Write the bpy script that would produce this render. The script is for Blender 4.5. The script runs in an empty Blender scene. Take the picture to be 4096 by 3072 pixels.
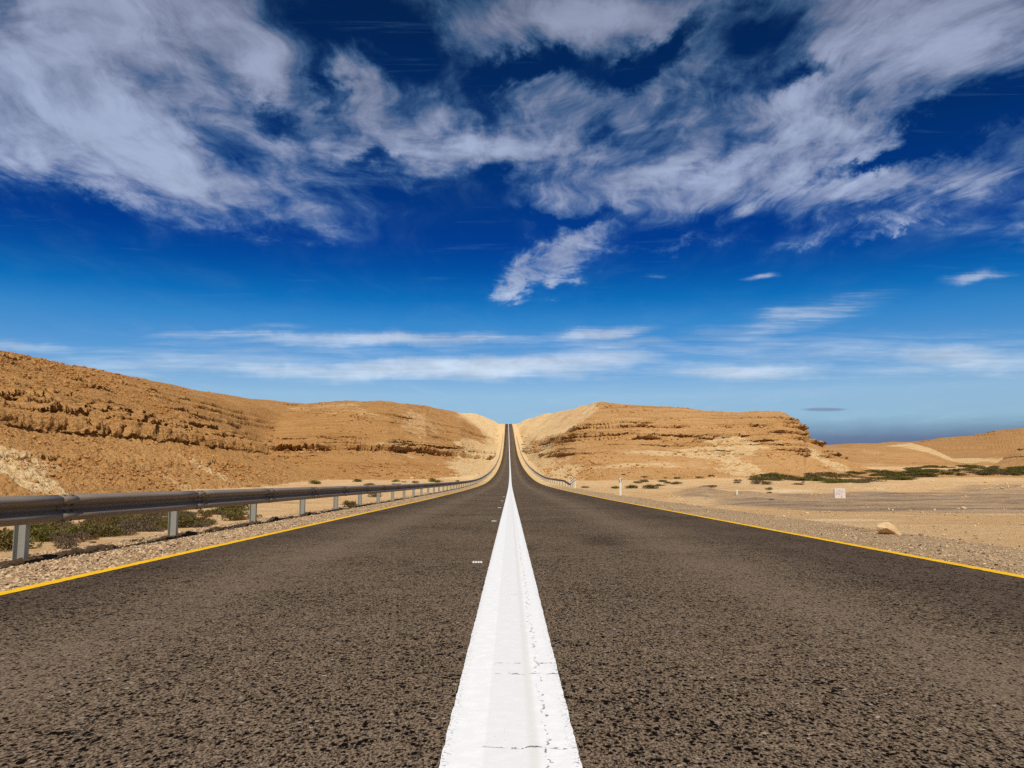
import bpy, bmesh, math, random
import numpy as np
from mathutils import Vector, Matrix

# ------------------------------------------------------------------ basics
S = bpy.context.scene
COL = S.collection
R = math.radians
rng = np.random.default_rng(7)
random.seed(11)

# view geometry of the photograph (4096 x 3072): focal length in its pixels, eye height, pitch
F, CX, CY, EYE = 3315.0, 2048.0, 1536.0, 0.84
TH = math.atan((1919 - CY) / F)
YAW = math.atan(7 / F * math.cos(TH))

def ray(px, py):
    """tangents (x/y, z/y) of the world direction seen at a photo pixel"""
    a, b = (px - CX) / F, (CY - py) / F
    d = np.array([a, math.cos(TH) - b * math.sin(TH), math.sin(TH) + b * math.cos(TH)])
    c, s = math.cos(-YAW), math.sin(-YAW)
    x, y = c * d[0] - s * d[1], s * d[0] + c * d[1]
    return x / y, d[2] / y

def tag(o, label=None, cat=None, group=None, kind=None):
    for k, v in (('label', label), ('category', cat), ('group', group), ('kind', kind)):
        if v: o[k] = v
    return o

def link(name, me, mat=None, parent=None, smooth=False):
    o = bpy.data.objects.new(name, me)
    COL.objects.link(o)
    if mat and not me.materials: me.materials.append(mat)
    if parent: o.parent = parent
    if smooth: me.polygons.foreach_set('use_smooth', [True] * len(me.polygons))
    return o

def empty(name, loc, rz=0, label=None, cat=None, group=None):
    o = bpy.data.objects.new(name, None)
    COL.objects.link(o)
    o.location = loc; o.rotation_euler = (0, 0, rz)
    return tag(o, label, cat, group)

def np_mesh(name, verts, faces):
    """verts (n,3), faces (m,k) arrays -> mesh"""
    verts = np.asarray(verts, dtype=np.float32); faces = np.asarray(faces, dtype=np.int32)
    me = bpy.data.meshes.new(name)
    k = faces.shape[1]
    me.vertices.add(len(verts)); me.vertices.foreach_set('co', verts.ravel())
    me.loops.add(faces.size); me.loops.foreach_set('vertex_index', faces.ravel())
    me.polygons.add(len(faces))
    me.polygons.foreach_set('loop_start', np.arange(0, faces.size, k, dtype=np.int32))
    me.polygons.foreach_set('loop_total', np.full(len(faces), k, dtype=np.int32))
    me.update(calc_edges=True)
    return me

def set_attr(me, name, vals):
    a = me.attributes.new(name, 'FLOAT', 'POINT')
    a.data.foreach_set('value', np.asarray(vals, dtype=np.float32))

class MB:
    """collects plain shapes into one mesh"""
    def __init__(self): self.bm = bmesh.new()
    def box(self, c, s, rot=None, bevel=0):
        m = Matrix.Translation(c) @ (rot.to_4x4() if rot else Matrix.Identity(4)) @ Matrix.Diagonal((*s, 1))
        r = bmesh.ops.create_cube(self.bm, size=1, matrix=m)
        if bevel:
            es = list({e for v in r['verts'] for e in v.link_edges})
            bmesh.ops.bevel(self.bm, geom=es, offset=bevel, segments=2, affect='EDGES', profile=.6)
        return self
    def cyl(self, p0, p1, r0, r1=None, seg=8):
        p0, p1 = Vector(p0), Vector(p1); d = p1 - p0
        m = Matrix.Translation((p0 + p1) / 2) @ d.to_track_quat('Z', 'Y').to_matrix().to_4x4()
        bmesh.ops.create_cone(self.bm, cap_ends=True, segments=seg, radius1=r0, radius2=r1 if r1 is not None else r0, depth=d.length, matrix=m)
        return self
    def prism(self, pts, y0, y1):
        """outline in x,z extruded along y"""
        a = [self.bm.verts.new((x, y0, z)) for x, z in pts]; b = [self.bm.verts.new((x, y1, z)) for x, z in pts]
        n = len(pts)
        self.bm.faces.new(a); self.bm.faces.new(b[::-1])
        for i in range(n): self.bm.faces.new((a[i], b[i], b[(i + 1) % n], a[(i + 1) % n]))
        return self
    def build(self, name, mat, parent=None, smooth=False):
        bmesh.ops.recalc_face_normals(self.bm, faces=self.bm.faces)
        me = bpy.data.meshes.new(name); self.bm.to_mesh(me); self.bm.free()
        return link(name, me, mat, parent, smooth)

# ------------------------------------------------------------------ numeric noise
def _hash(ix, iy, seed):
    h = (ix.astype(np.uint32) * np.uint32(374761393) + iy.astype(np.uint32) * np.uint32(668265263) + np.uint32(seed * 2654435 + 1013))
    h = (h ^ (h >> np.uint32(13))) * np.uint32(1274126177)
    h = (h ^ (h >> np.uint32(16))) * np.uint32(2246822519)
    return ((h ^ (h >> np.uint32(15))) & np.uint32(0xffffff)).astype(np.float32) / np.float32(0xffffff)

def vnoise(x, y, seed=0):
    x = np.asarray(x, np.float64); y = np.asarray(y, np.float64)
    fx, fy = np.floor(x), np.floor(y)
    ix, iy = fx.astype(np.int64), fy.astype(np.int64)
    tx, ty = (x - fx).astype(np.float32), (y - fy).astype(np.float32)
    tx = tx * tx * (3 - 2 * tx); ty = ty * ty * (3 - 2 * ty)
    a, b = _hash(ix, iy, seed), _hash(ix + 1, iy, seed)
    c, d = _hash(ix, iy + 1, seed), _hash(ix + 1, iy + 1, seed)
    return (a + (b - a) * tx) * (1 - ty) + (c + (d - c) * tx) * ty      # 0..1

def fbm(x, y, octv=4, seed=0, gain=.5):
    s, a, n = 0, 1.0, 0
    for i in range(octv):
        s = s + a * (vnoise(x, y, seed + i * 17) - .5); n += a
        a *= gain; x = x * 2.03 + 3.7; y = y * 2.03 + 9.1
    return s / n * 2                                                      # about -1..1

def sst(a, b, x):
    t = np.clip((x - a) / (b - a), 0, 1)
    return t * t * (3 - 2 * t)

def smax(a, b, k):
    h = np.clip(.5 + .5 * (a - b) / k, 0, 1)
    return b * (1 - h) + a * h + k * h * (1 - h)

def pchip(xs, ys):
    xs, ys = np.array(xs, float), np.array(ys, float)
    h = np.diff(xs); d = np.diff(ys) / h
    m = np.zeros_like(xs); m[0], m[-1] = d[0], d[-1]
    for i in range(1, len(xs) - 1):
        if d[i - 1] * d[i] > 0:
            w1, w2 = 2 * h[i] + h[i - 1], h[i] + 2 * h[i - 1]
            m[i] = (w1 + w2) / (w1 / d[i - 1] + w2 / d[i])
    def f(x):
        x = np.clip(np.asarray(x, float), xs[0], xs[-1])
        i = np.clip(np.searchsorted(xs, x) - 1, 0, len(xs) - 2)
        t = (x - xs[i]) / h[i]
        return ((1 + 2 * t) * (1 - t) ** 2 * ys[i] + t * (1 - t) ** 2 * h[i] * m[i]
                + t * t * (3 - 2 * t) * ys[i + 1] + t * t * (t - 1) * h[i] * m[i + 1])
    return f

# ------------------------------------------------------------------ the road's line
zroad = pchip([-60, 0, 20, 40, 62, 90, 117, 141, 166, 200, 229, 301, 446, 584, 757, 900, 1000, 1066, 1120, 1200, 1500],
              [0, 0, -.02, -.05, -.04, .03, .2, .52, 1.05, 1.95, 2.9, 5.75, 14.0, 25.9, 43.6, 58, 67.2, 72.2, 74.5, 75, 60])
def xroad(D):
    return -2.6 * (np.clip(np.asarray(D, float) - 200, 0, None) / 866) ** 1.5
XL, XR = -3.88, 4.58                     # asphalt edges from the centre line
def camber(X):
    return -.001 * np.abs(X)

# ------------------------------------------------------------------ the terrain
def key(px, *dy):
    """polar key: azimuth tangent, then (distance, height) pairs from (distance, photo row)"""
    out = [ray(px, dy[1])[0]]
    for i in range(0, len(dy), 2):
        out += [dy[i], EYE + ray(px, dy[i + 1])[1] * dy[i]]
    return out

HILL2 = np.array([key(*k) for k in [
    (700, 300, 1905, 520, 1585), (950, 262, 1903, 470, 1597), (1100, 250, 1908, 460, 1606), (1210, 240, 1912, 445, 1620), (1290, 238, 1915, 440, 1612), (1400, 236, 1918, 440, 1606),
    (1550, 240, 1918, 480, 1609), (1700, 258, 1912, 560, 1625), (1840, 300, 1890, 700, 1654), (1915, 380, 1855, 900, 1655), (1970, 480, 1815, 960, 1668), (2000, 600, 1775, 1010, 1690), (2041, 700, 1760, 1100, 1700)]])
MESA = np.array([key(*k) for k in [
    (2020, 700, 1760, 1100, 1700), (2060, 640, 1775, 1050, 1697), (2090, 560, 1790, 960, 1676), (2110, 500, 1805, 900, 1668), (2130, 440, 1820, 830, 1652), (2168, 350, 1850, 720, 1633), (2218, 290, 1880, 620, 1620), (2267, 260, 1898, 540, 1611), (2310, 250, 1907, 490, 1603), (2371, 248, 1911, 470, 1603),
    (2507, 250, 1913, 430, 1618), (2733, 255, 1914, 410, 1631), (2801, 257, 1914, 400, 1641), (2914, 260, 1914, 390, 1650), (3050, 264, 1913, 384, 1647), (3130, 268, 1911, 380, 1646), (3190, 272, 1908, 372, 1681),
    (3218, 275, 1907, 366, 1712), (3226, 277, 1906, 364, 1748), (3281, 280, 1903, 356, 1782), (3350, 284, 1900, 350, 1824), (3420, 288, 1896, 345, 1858), (3500, 292, 1893, 340, 1890), (3600, 300, 1890, 340, 1925)]])
FAR_HILL = np.array([key(*k) for k in [
    (3100, 560, 1876, 820, 1800), (3313, 560, 1874, 800, 1779), (3412, 565, 1874, 790, 1772), (3512, 570, 1874, 780, 1773), (3571, 580, 1872, 780, 1767), (3640, 590, 1868, 770, 1768), (3720, 610, 1862, 760, 1790), (3800, 640, 1856, 750, 1828), (3870, 660, 1852, 750, 1856), (3960, 680, 1850, 760, 1875)]])
FAR_MESA = np.array([key(*k) for k in [
    (3450, 960, 1846, 1280, 1790), (3600, 940, 1844, 1260, 1772), (3675, 930, 1842, 1240, 1765), (3774, 920, 1840, 1220, 1751), (3900, 910, 1838, 1200, 1743), (3940, 910, 1838, 1200, 1735), (3990, 910, 1838, 1195, 1724), (4096, 900, 1836, 1180, 1712), (4600, 880, 1836, 1150, 1690), (6000, 860, 1836, 1150, 1690)]])
SPUR = np.array([key(*k) for k in [
    (3880, 395, 1886, 440, 1905), (3950, 388, 1884, 450, 1876), (3990, 380, 1885, 455, 1854), (4040, 370, 1886, 460, 1822), (4096, 360, 1888, 465, 1794), (4400, 330, 1890, 480, 1690), (5000, 300, 1895, 500, 1600), (6500, 300, 1895, 500, 1600)]])

P_HILL = ([0, .18, .40, .55, .72, .86, 1], [0, .13, .37, .58, .79, .92, 1])
P_MESA = ([0, .15, .38, .5, .62, .74, .86, 1], [0, .11, .36, .55, .72, .84, .94, 1])
P_SPUR = ([0, .5, 1], [0, .5, 1])

def polar_layer(K, prof, u, D, fall):
    Db, zb = np.interp(u, K[:, 0], K[:, 1]), np.interp(u, K[:, 0], K[:, 2])
    Dc, zc = np.interp(u, K[:, 0], K[:, 3]), np.interp(u, K[:, 0], K[:, 4])
    t = (D - Db) / (Dc - Db)
    z = zb + (zc - zb) * np.interp(t, *prof)
    z = np.where(t < 0, zb + (D - Db) * .10, z)
    return np.where(t > 1, zc - (D - Dc) * fall, z)

def near_hill(x, D):
    """the long hill on the left, running along the road"""
    q_ = -x
    shift = 80 * sst(222, 335, D) * (1 - .97 * sst(60, 110, q_)) + 60 * sst(410, 540, D) + 5 * fbm(D / 55, x / 80, 3, 5)
    s = q_ - shift
    z = np.interp(s, [20, 38, 46, 56, 66.0, 67.2, 70, 80, 95, 108, 116, 130, 160, 260],
                  [-8, -2.2, -1.4, 3.4, 8.0, 10.2, 10.9, 13.8, 20.4, 26.4, 29.0, 30.4, 31.2, 34])
    k = 1.035 + .37 * np.clip((D - 190) / 186, -.6, 1.3)
    return np.where(z > 9, 9 + (z - 9) * k, z)

def plain(x, D):
    r = np.hypot(x, D)
    left = np.interp(D, [0, 12, 60, 110, 160, 230, 300, 500, 1200], [-1.3, -1.5, -1.6, -1.2, -.4, .6, 1.5, 4, 10])
    right = np.interp(D, [0, 10, 20, 40, 78, 84, 93, 101, 120, 150, 190, 250, 330, 420, 600, 900, 1300], [-.35, -.38, -.5, -.58, -.6, -.5, -.06, -.1, -1.1, -1.1, -.5, .6, 2.8, 5.4, 10, 20, 30])
    w = sst(-9, 9, x)
    z = left * (1 - w) + right * w
    amp = np.clip(r / 60, .15, 1)
    z = z + amp * (.25 * fbm(x / 22, D / 22, 3, 21) + .10 * fbm(x / 4, D / 4, 3, 31))
    # heaps and hummocks between the shoulder and the lot's far side on the right
    hm = np.exp(-((D - 66) / 11) ** 2) * np.exp(-((x - 15.5) / 4.0) ** 2)
    z = z + hm * (.55 + .5 * fbm(x / 2.5, D / 5, 3, 41))
    hm = np.exp(-((D - 95) / 9) ** 2) * sst(14, 24, x) * (.30 + .55 * fbm(x / 9, D / 12, 3, 43) + .25 * sst(45, 62, x))
    z = z + hm
    return z

LEVELS = {   # height, step, reach of its bench, overhang
    'near_hill': [(3.6, .3, 2, .25), (11.6, .7, 1.4, .9), (12.4, .8, 1.4, 1.0), (13.3, .9, 1.4, 1.1), (14.2, .8, 1.4, 1.0), (15.3, .8, 1.4, .9), (16.4, .5, 1.6, .5), (18.0, .4, 1.6, .4), (20.5, .5, 2.0, .5), (22.6, .4, 2.0, .45), (24.8, .5, 2, .5), (27.2, .4, 2, .4)],
    'hill': [(9.2, .4, 2.0, .4), (12.8, 1.9, 3.0, 1.3), (14.4, .8, 1.8, .9), (15.7, .8, 1.8, .9), (17.0, .5, 1.8, .7), (18.6, .5, 2.0, .6), (22.5, .4, 3, .6), (27.5, .4, 3, .5), (32, .5, 3, .6), (38, .5, 3, .6)],
    'mesa': [(7.5, .3, 2, .4), (10.6, .6, 1.8, .7), (11.8, .8, 1.8, .9), (12.9, .6, 1.6, .8), (14.2, .5, 1.8, .7), (16.2, .6, 1.6, .8), (17.3, 1.0, 1.8, 1.1), (18.5, .8, 1.4, 1.0), (19.7, .7, 1.4, .9), (21.2, .6, 1.6, .8), (23.2, .9, 2.2, 1.0), (25.0, .6, 2.0, .8), (27.0, .5, 2.2, .7), (29.6, .6, 2.0, .8), (33, .4, 2.6, .6), (37, .35, 3, .5)],
    'far': [(z, 2.2, 4, .7) for z in (26, 34, 41, 48, 55, 62, 69, 76)],
}
NAMES = ['plain', 'near_hill', 'hill', 'mesa', 'far_hill', 'far', 'spur']

def terrain(x, D, full=True):
    """smooth ground, owner layer, road earthwork mask"""
    Dp = np.maximum(D, 1.0); u = x / Dp
    g = plain(x, D)
    roll = np.clip((D - 40) / 120, 0, 1)
    und = roll * (1.0 * fbm(x / 45, D / 60, 3, 51) + .45 * fbm(x / 14, D / 20, 3, 57))
    lay = [near_hill(x, D) + .55 * und, polar_layer(HILL2, P_HILL, u, Dp, .02) + und * 1.0, polar_layer(MESA, P_MESA, u, Dp, .02) + und * .9,
           polar_layer(FAR_HILL, P_HILL, u, Dp, .02) + und * .6, polar_layer(FAR_MESA, P_MESA, u, Dp, .01) + und, polar_layer(SPUR, P_SPUR, u, Dp, .03) + und * .8]
    # the left hills stay left of the road and the right ones right of it
    lay[0] = np.where(x > 0, -50, lay[0])
    lay[1] = np.where(u > .0, -50, lay[1]); lay[2] = np.where(u < -.006, -50, lay[2])
    for i in (3, 4, 5): lay[i] = np.where(u < .2, -50, lay[i])
    z = g; own = np.zeros_like(z, dtype=np.int8)
    for i, h in enumerate(lay):
        own = np.where(h > z, i + 1, own).astype(np.int8)
        z = smax(h, z, (.8 + 5.5 * sst(240, 340, D)) if i == 1 else np.where(i < 3, .8, 1.6))
    nat = z
    # earthworks: platform, cut and fill
    X = x - xroad(D); zr = zroad(D)
    far = sst(300, 900, D)
    wl = 5.75 + 4.6 * far; wr = 6.75 + 2.5 * far
    wob = .35 * fbm(D / 5.0, x * 0 + 2, 3, 61)
    out = np.where(X < 0, -X - wl, X - wr) + wob * np.clip(D / 40, .15, 1) + far * 5.0 * np.clip(fbm(D / 45, x * 0 + np.sign(X) * 3, 3, 63), -.5, 1) * sst(8, 16, np.abs(X))
    plat = zr - .012 - .012 * np.clip(np.abs(X) - 4, 0, 6)
    cut = plat + np.clip(out, 0, None) * (.72 + .07 * fbm(D / 30, x / 20, 3, 67))
    fill = plat - np.clip(out, 0, None) * .55
    z2 = -smax(-np.maximum(z, fill), -np.maximum(cut, fill), .3 + 4.5 * far)
    z2 = np.where(out <= 0, plat, z2)
    work = np.where(out <= 0, 1.0, np.clip(np.abs(z2 - nat) / .5, 0, 1))
    under = (X > XL + .12) & (X < XR - .12)
    z2 = np.where(under, zr - .10 - .0006 * np.clip(D, 0, None), z2)
    return z2, own, work, X, nat

def ground_z(x, y):
    return float(terrain(np.array([float(x)]), np.array([float(y)]))[0][0])

def ground_at(px, py, D0=3, D1=900):
    """the point of ground seen at a photo pixel"""
    u, v = ray(px, py)
    D = np.geomspace(D0, D1, 5000)
    z = terrain(u * D, D)[0]
    hit = np.nonzero(EYE + v * D <= z)[0]
    i = hit[0] if len(hit) else len(D) - 1
    return np.array([u * D[i], D[i], z[i]])

# grid: columns by azimuth, rows by distance
cols = np.concatenate([np.linspace(-2600, -160, 150, endpoint=False), np.arange(-160, 4260, 4.4), np.linspace(4262, 7000, 160)])
U = np.array([(c - 2041) / F * 1.0066 for c in cols])
rows = np.concatenate([np.geomspace(1.6, 40, 230, endpoint=False), np.geomspace(40, 520, 980, endpoint=False), np.geomspace(520, 1700, 400)])
UU, DD = np.meshgrid(U, rows)
XX = UU * DD
Z, OWN, WORK, XREL, NAT = terrain(XX, DD)

# slope direction of the smooth ground
zu = np.gradient(Z, U, axis=1); zd = np.gradient(Z, rows, axis=0)
gx = zu / DD; gy = zd - UU * gx
gl = np.sqrt(gx * gx + gy * gy) + 1e-6
hill = np.where((OWN > 0) & (WORK < .5), 1.0, 0.0) * sst(.06, .2, gl)
q = np.zeros_like(Z); dz = np.zeros_like(Z); LEDGE = np.zeros_like(Z)
for idx, nm in ((1, 'near_hill'), (2, 'hill'), (3, 'mesa'), (4, 'mesa'), (5, 'far'), (6, 'mesa')):
    sel = OWN == idx
    if not sel.any(): continue
    x, y, z = XX[sel], DD[sel], Z[sel]
    big = 3.0 if nm == 'far' else (1.5 if idx == 4 else 1.0)
    c = (y if idx == 1 else x) / big                       # along the contour
    zz_ = z / big
    jit = .70 * big * fbm(c / 26, zz_ / 9, 3, 71) + (.13 if nm != 'far' else .03) * big * fbm(c / 6.0, zz_ / 3, 3, 73)
    dip = .004 * x if idx == 3 else 0
    qq = np.zeros_like(z); d2 = np.zeros_like(z); lg = np.zeros_like(z)
    for k, (zk, step, reach, over) in enumerate(LEVELS[nm]):
        on = sst(-.2, .2, fbm(c / (42 if idx != 1 else 26), zz_ / 4, 3, 101 + k * 7 + idx) + (.28 if step > .75 else .06))
        if idx in (4, 6): on = on * .35
        w = z + jit + dip - zk
        ramp = np.clip((w + reach) / (2 * reach), 0, 1)
        d2 += on * step * (sst(-.12, .12, w) - ramp)
        lip = np.where(w > -.05, np.clip(1 - w / (step * .8 + .55), 0, 1), 0)
        brk = (.25 if nm != 'far' else .9) + (1.1 if nm != 'far' else .15) * sst(.15, .8, vnoise(c / 11.0, zz_ * .25, 131 + k) * .62 + vnoise(c / 3.2, zz_ * .4, 171 + k) * .38)
        qq += on * over * (2.7 if nm in ('mesa', 'hill') else 1.9) * lip * brk
        lg += on * np.exp(-(w / (.5 * big + .3 * step)) ** 2)
    q[sel] = qq; dz[sel] = d2; LEDGE[sel] = lg
if True:   # the rock band of the near hill: an undercut wall broken into columns
    sel = OWN == 1
    x, y, z = XX[sel], DD[sel], Z[sel]
    w = z - 8.15 + .45 * fbm(y / 14, x / 14, 3, 81)
    lip = np.where(w > -.1, np.clip(1 - (w - 2.2) / 2.0, 0, 1), 0)
    q[sel] += (1.35 * lip) * (.45 + .8 * vnoise(y / 3.4, x / 9, 83) - .7 * sst(.72, .97, 1 - np.abs(2 * vnoise(y / 2.3, z / 1.6, 87) - 1)) + .35 * fbm(y / .9, z / .6, 3, 89)) * (.5 + .6 * sst(-.3, .2, fbm(y / 30, x / 40, 2, 85)))
    LEDGE[sel] += .8 * np.exp(-((w - 1.4) / 1.4) ** 2)
lim = np.clip(DD / 90, 0, 1)
q *= hill; dz *= hill
q = q * lim
bed = np.where(OWN == 1, 1.0, 0.0)
rough = .22 * fbm(XX / 3.2, DD / 3.2, 4, 91) + .16 * (np.abs(fbm(XX / .9, DD / 1.1, 3, 93)) * 2 - .6) + .55 * np.clip(fbm(XX / 1.7, DD / 1.7, 2, 99) - .42, 0, 1)
gul = fbm(XX / 16, DD / 40, 3, 95)
amp = np.where(OWN == 1, .8 + .5 * sst(300, 170, DD), np.where(OWN > 0, .8, .20)) * np.clip(DD / 70, .12, 1.3) * np.clip(450 / DD, .25, 1) * np.where(np.abs(XREL) < 9.5, np.clip((np.abs(XREL) - 4.8) / 4.7, .04, 1), 1)
band = np.clip(LEDGE, 0, 1)
Zf = Z + dz + rough * amp * (1 + 1.3 * band) + np.where(OWN > 0, .35 * gul, 0) * np.clip((DD - 60) / 100, 0, 1) * (1 - np.clip(WORK, 0, 1))
cutface = (np.abs(XREL) > 7) & (WORK > .4) & (DD > 110)
Zf = Zf + np.where(cutface, .50 * fbm(XX / 5.0, Z / 1.6 + DD / 30, 4, 97), 0)
Xf = XX - gx / gl * q; Yf = DD - gy / gl * q

# what the ground is made of (pigment, not light): 0..1 masks
wp = np.where(XREL < 0, np.interp(DD, [120, 180, 230, 300, 446, 600, 700, 900], [0, 12, 21, 22, 24, 20, 38, 50]),
              np.interp(DD, [60, 110, 150, 229, 300, 446, 620, 800, 900], [0, 6, 12, 17, 18, 18, 17, 18, 26]))
edge = np.abs(XREL) - wp + wp * (.45 * fbm(XX / 26, DD / 55, 3, 141) + .22 * fbm(XX / 6, DD / 12, 4, 143))
pale = sst(3, -3, edge) * sst(60, 130, DD)
pale = np.maximum(pale, WORK * sst(7.5, 9.5, np.abs(XREL)) * (DD > 100) * np.clip(.55 + .75 * fbm(XX / 9, Z / 4 + DD / 80, 4, 145), .1, 1) * sst(60, 25, np.abs(XREL)))
def patch(px, py, rx, ry, amt, D=None):
    """a pale bare patch round the ground seen at a pixel, rx by ry metres (across, along)"""
    global pale
    p = ground_at(px, py)
    rr = ((XX - p[0]) / rx) ** 2 + ((DD - p[1]) / ry) ** 2 + 1.25 * fbm(XX / (rx * .8), DD / (ry * .45), 4, int(px + py))
    pale = np.maximum(pale, amt * sst(1.2, .45, rr))
for a in [(60, 1850, 3.2, 9, .85), (110, 1905, 5.5, 4, .9), (20, 1810, 1.8, 6, .8), (860, 1893, 7, 2.5, .7), (730, 1940, 6, 3, .5), (1270, 1795, 7, 4, .75), (1575, 1797, 9, 5, .85), (1300, 1622, 16, 14, .45), (1420, 1640, 20, 9, .4),
          (1690, 1690, 12, 40, .5), (2760, 1812, 22, 4.5, .9), (2880, 1806, 16, 8, .85), (2640, 1812, 14, 3.5, .6), (2820, 1850, 12, 9, .4), (2790, 1822, 16, 5, .9), (2930, 1845, 5, 9, .9), (2975, 1878, 6, 9, .95), (3020, 1900, 9, 6, .9), (2430, 1870, 9, 4, .6), (2560, 1860, 12, 4, .8), (2640, 1855, 6, 4, .7), (2200, 1660, 22, 40, .6), (2280, 1690, 22, 24, .5), (2340, 1618, 20, 20, .4), (2160, 1720, 14, 30, .6),
          (2990, 1785, 12, 8, .8), (2920, 1770, 10, 6, .7), (3250, 1810, 4, 7, .75), (3290, 1840, 4, 8, .8), (3340, 1865, 6, 9, .9), (3370, 1880, 7, 8, .9), (2960, 1890, 8, 9, .7), (2920, 1850, 7, 9, .55),
          (3700, 1795, 20, 30, .7), (3760, 1815, 18, 26, .7), (3800, 1832, 60, 30, .8), (3900, 1836, 60, 30, .7), (3480, 1805, 8, 30, .35), (3950, 1866, 16, 20, .6), (3560, 1866, 60, 40, .35)]:
    patch(*a)
lot = sst(-.12, .12, np.minimum.reduce([(DD - np.interp(XX, [8, 16, 26, 40, 70], [44, 37, 33, 30, 31])) / 10, (np.interp(XX, [8, 20, 40, 80], [56, 80, 88, 92]) - DD) / 12, (XX - 13) / 8]) + .35 * fbm(XX / 9, DD / 5, 4, 151))
lot *= .55 + .45 * sst(-.2, .3, fbm(XX / 6, DD / 2.2, 4, 153))
shoulder = ((XREL < XL + .3) & (XREL > -5.75) | (XREL > XR - .3) & (XREL < 6.7)) * 1.0 * sst(140, 60, DD)
strew = np.clip(.5 + .9 * fbm(XX / 30, DD / 30, 4, 161), 0, 1)
hillness = np.where(OWN > 0, 1.0, 0.0) * (1 - np.clip(WORK, 0, 1) * (np.abs(XREL) < 60))
k = np.ones(7) / 7
hillness = np.apply_along_axis(lambda v: np.convolve(np.pad(v, 3, mode='edge'), k, 'valid'), 0, hillness)

# ------------------------------------------------------------------ node helper
class NT:
    def __init__(self, tree):
        self.t = tree; tree.nodes.clear()
    def n(self, typ, ins=None, **props):
        nd = self.t.nodes.new(typ)
        for k_, v in props.items(): setattr(nd, k_, v)
        for k_, v in (ins or {}).items():
            s = nd.inputs[k_]
            if hasattr(v, 'is_output'): self.t.links.new(v, s)
            else: s.default_value = v
        return nd
    def m(self, op, a, b=0.0, c=0.0, clamp=False):
        nd = self.n('ShaderNodeMath', {0: a, 1: b, 2: c}, operation=op); nd.use_clamp = clamp
        return nd.outputs[0]
    def vm(self, op, a, b=(0, 0, 0)):
        return self.n('ShaderNodeVectorMath', {0: a, 1: b}, operation=op).outputs[0]
    def add(self, *a):
        r = a[0]
        for b in a[1:]: r = self.m('ADD', r, b)
        return r
    def mul(self, *a):
        r = a[0]
        for b in a[1:]: r = self.m('MULTIPLY', r, b)
        return r
    def ss(self, a, b, x):
        nd = self.n('ShaderNodeMapRange', {'Value': x, 'From Min': a, 'From Max': b, 'To Min': 0.0, 'To Max': 1.0}, interpolation_type='SMOOTHSTEP')
        return nd.outputs[0]
    def mix(self, f, a, b, mode='MIX'):
        nd = self.n('ShaderNodeMix', data_type='RGBA', blend_type=mode)
        for s, v in ((nd.inputs[0], f), (nd.inputs[6], a), (nd.inputs[7], b)):
            if hasattr(v, 'is_output'): self.t.links.new(v, s)
            else: s.default_value = (*v, 1) if isinstance(v, tuple) and len(v) == 3 else v
        return nd.outputs[2]
    def noise(self, vec, scale, detail=4, rough=.5, dist=0, lac=2.0):
        return self.n('ShaderNodeTexNoise', {'Vector': vec, 'Scale': scale, 'Detail': detail, 'Roughness': rough, 'Distortion': dist, 'Lacunarity': lac}).outputs[0]
    def voro(self, vec, scale, feature='F1', rand=1.0):
        return self.n('ShaderNodeTexVoronoi', {'Vector': vec, 'Scale': scale, 'Randomness': rand}, feature=feature)
    def map(self, vec, scale=(1, 1, 1), loc=(0, 0, 0), rot=(0, 0, 0)):
        return self.n('ShaderNodeMapping', {'Vector': vec, 'Scale': scale, 'Location': loc, 'Rotation': rot}).outputs[0]
    def attr(self, name):
        return self.n('ShaderNodeAttribute', attribute_name=name).outputs['Fac']
    def sep(self, v):
        return self.n('ShaderNodeSeparateXYZ', {0: v}).outputs
    def comb(self, x, y, z=0.0):
        return self.n('ShaderNodeCombineXYZ', {0: x, 1: y, 2: z}).outputs[0]

def material(name, fn):
    m = bpy.data.materials.new(name); m.use_nodes = True
    t = NT(m.node_tree)
    col, rough, bump, extra = fn(t)
    b = t.n('ShaderNodeBsdfPrincipled', {'Base Color': col if hasattr(col, 'is_output') else (*col, 1), 'Roughness': rough})
    b.inputs['Specular IOR Level'].default_value = extra.get('spec', .3)
    if 'metal' in extra: b.inputs['Metallic'].default_value = extra['metal']
    if bump is not None: t.t.links.new(bump, b.inputs['Normal'])
    sh = b.outputs[0]
    if 'translucent' in extra:
        tr = t.n('ShaderNodeBsdfTranslucent', {'Color': (*extra['translucent'], 1)})
        sh = t.n('ShaderNodeMixShader', {0: .25, 1: sh, 2: tr.outputs[0]}).outputs[0]
    out = t.n('ShaderNodeOutputMaterial')
    t.t.links.new(sh, out.inputs[0])
    return m

def bump_of(t, h, dist, strength=1.0, normal=None):
    ins = {'Height': h, 'Distance': dist, 'Strength': strength}
    if normal is not None: ins['Normal'] = normal
    return t.n('ShaderNodeBump', ins).outputs[0]

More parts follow.
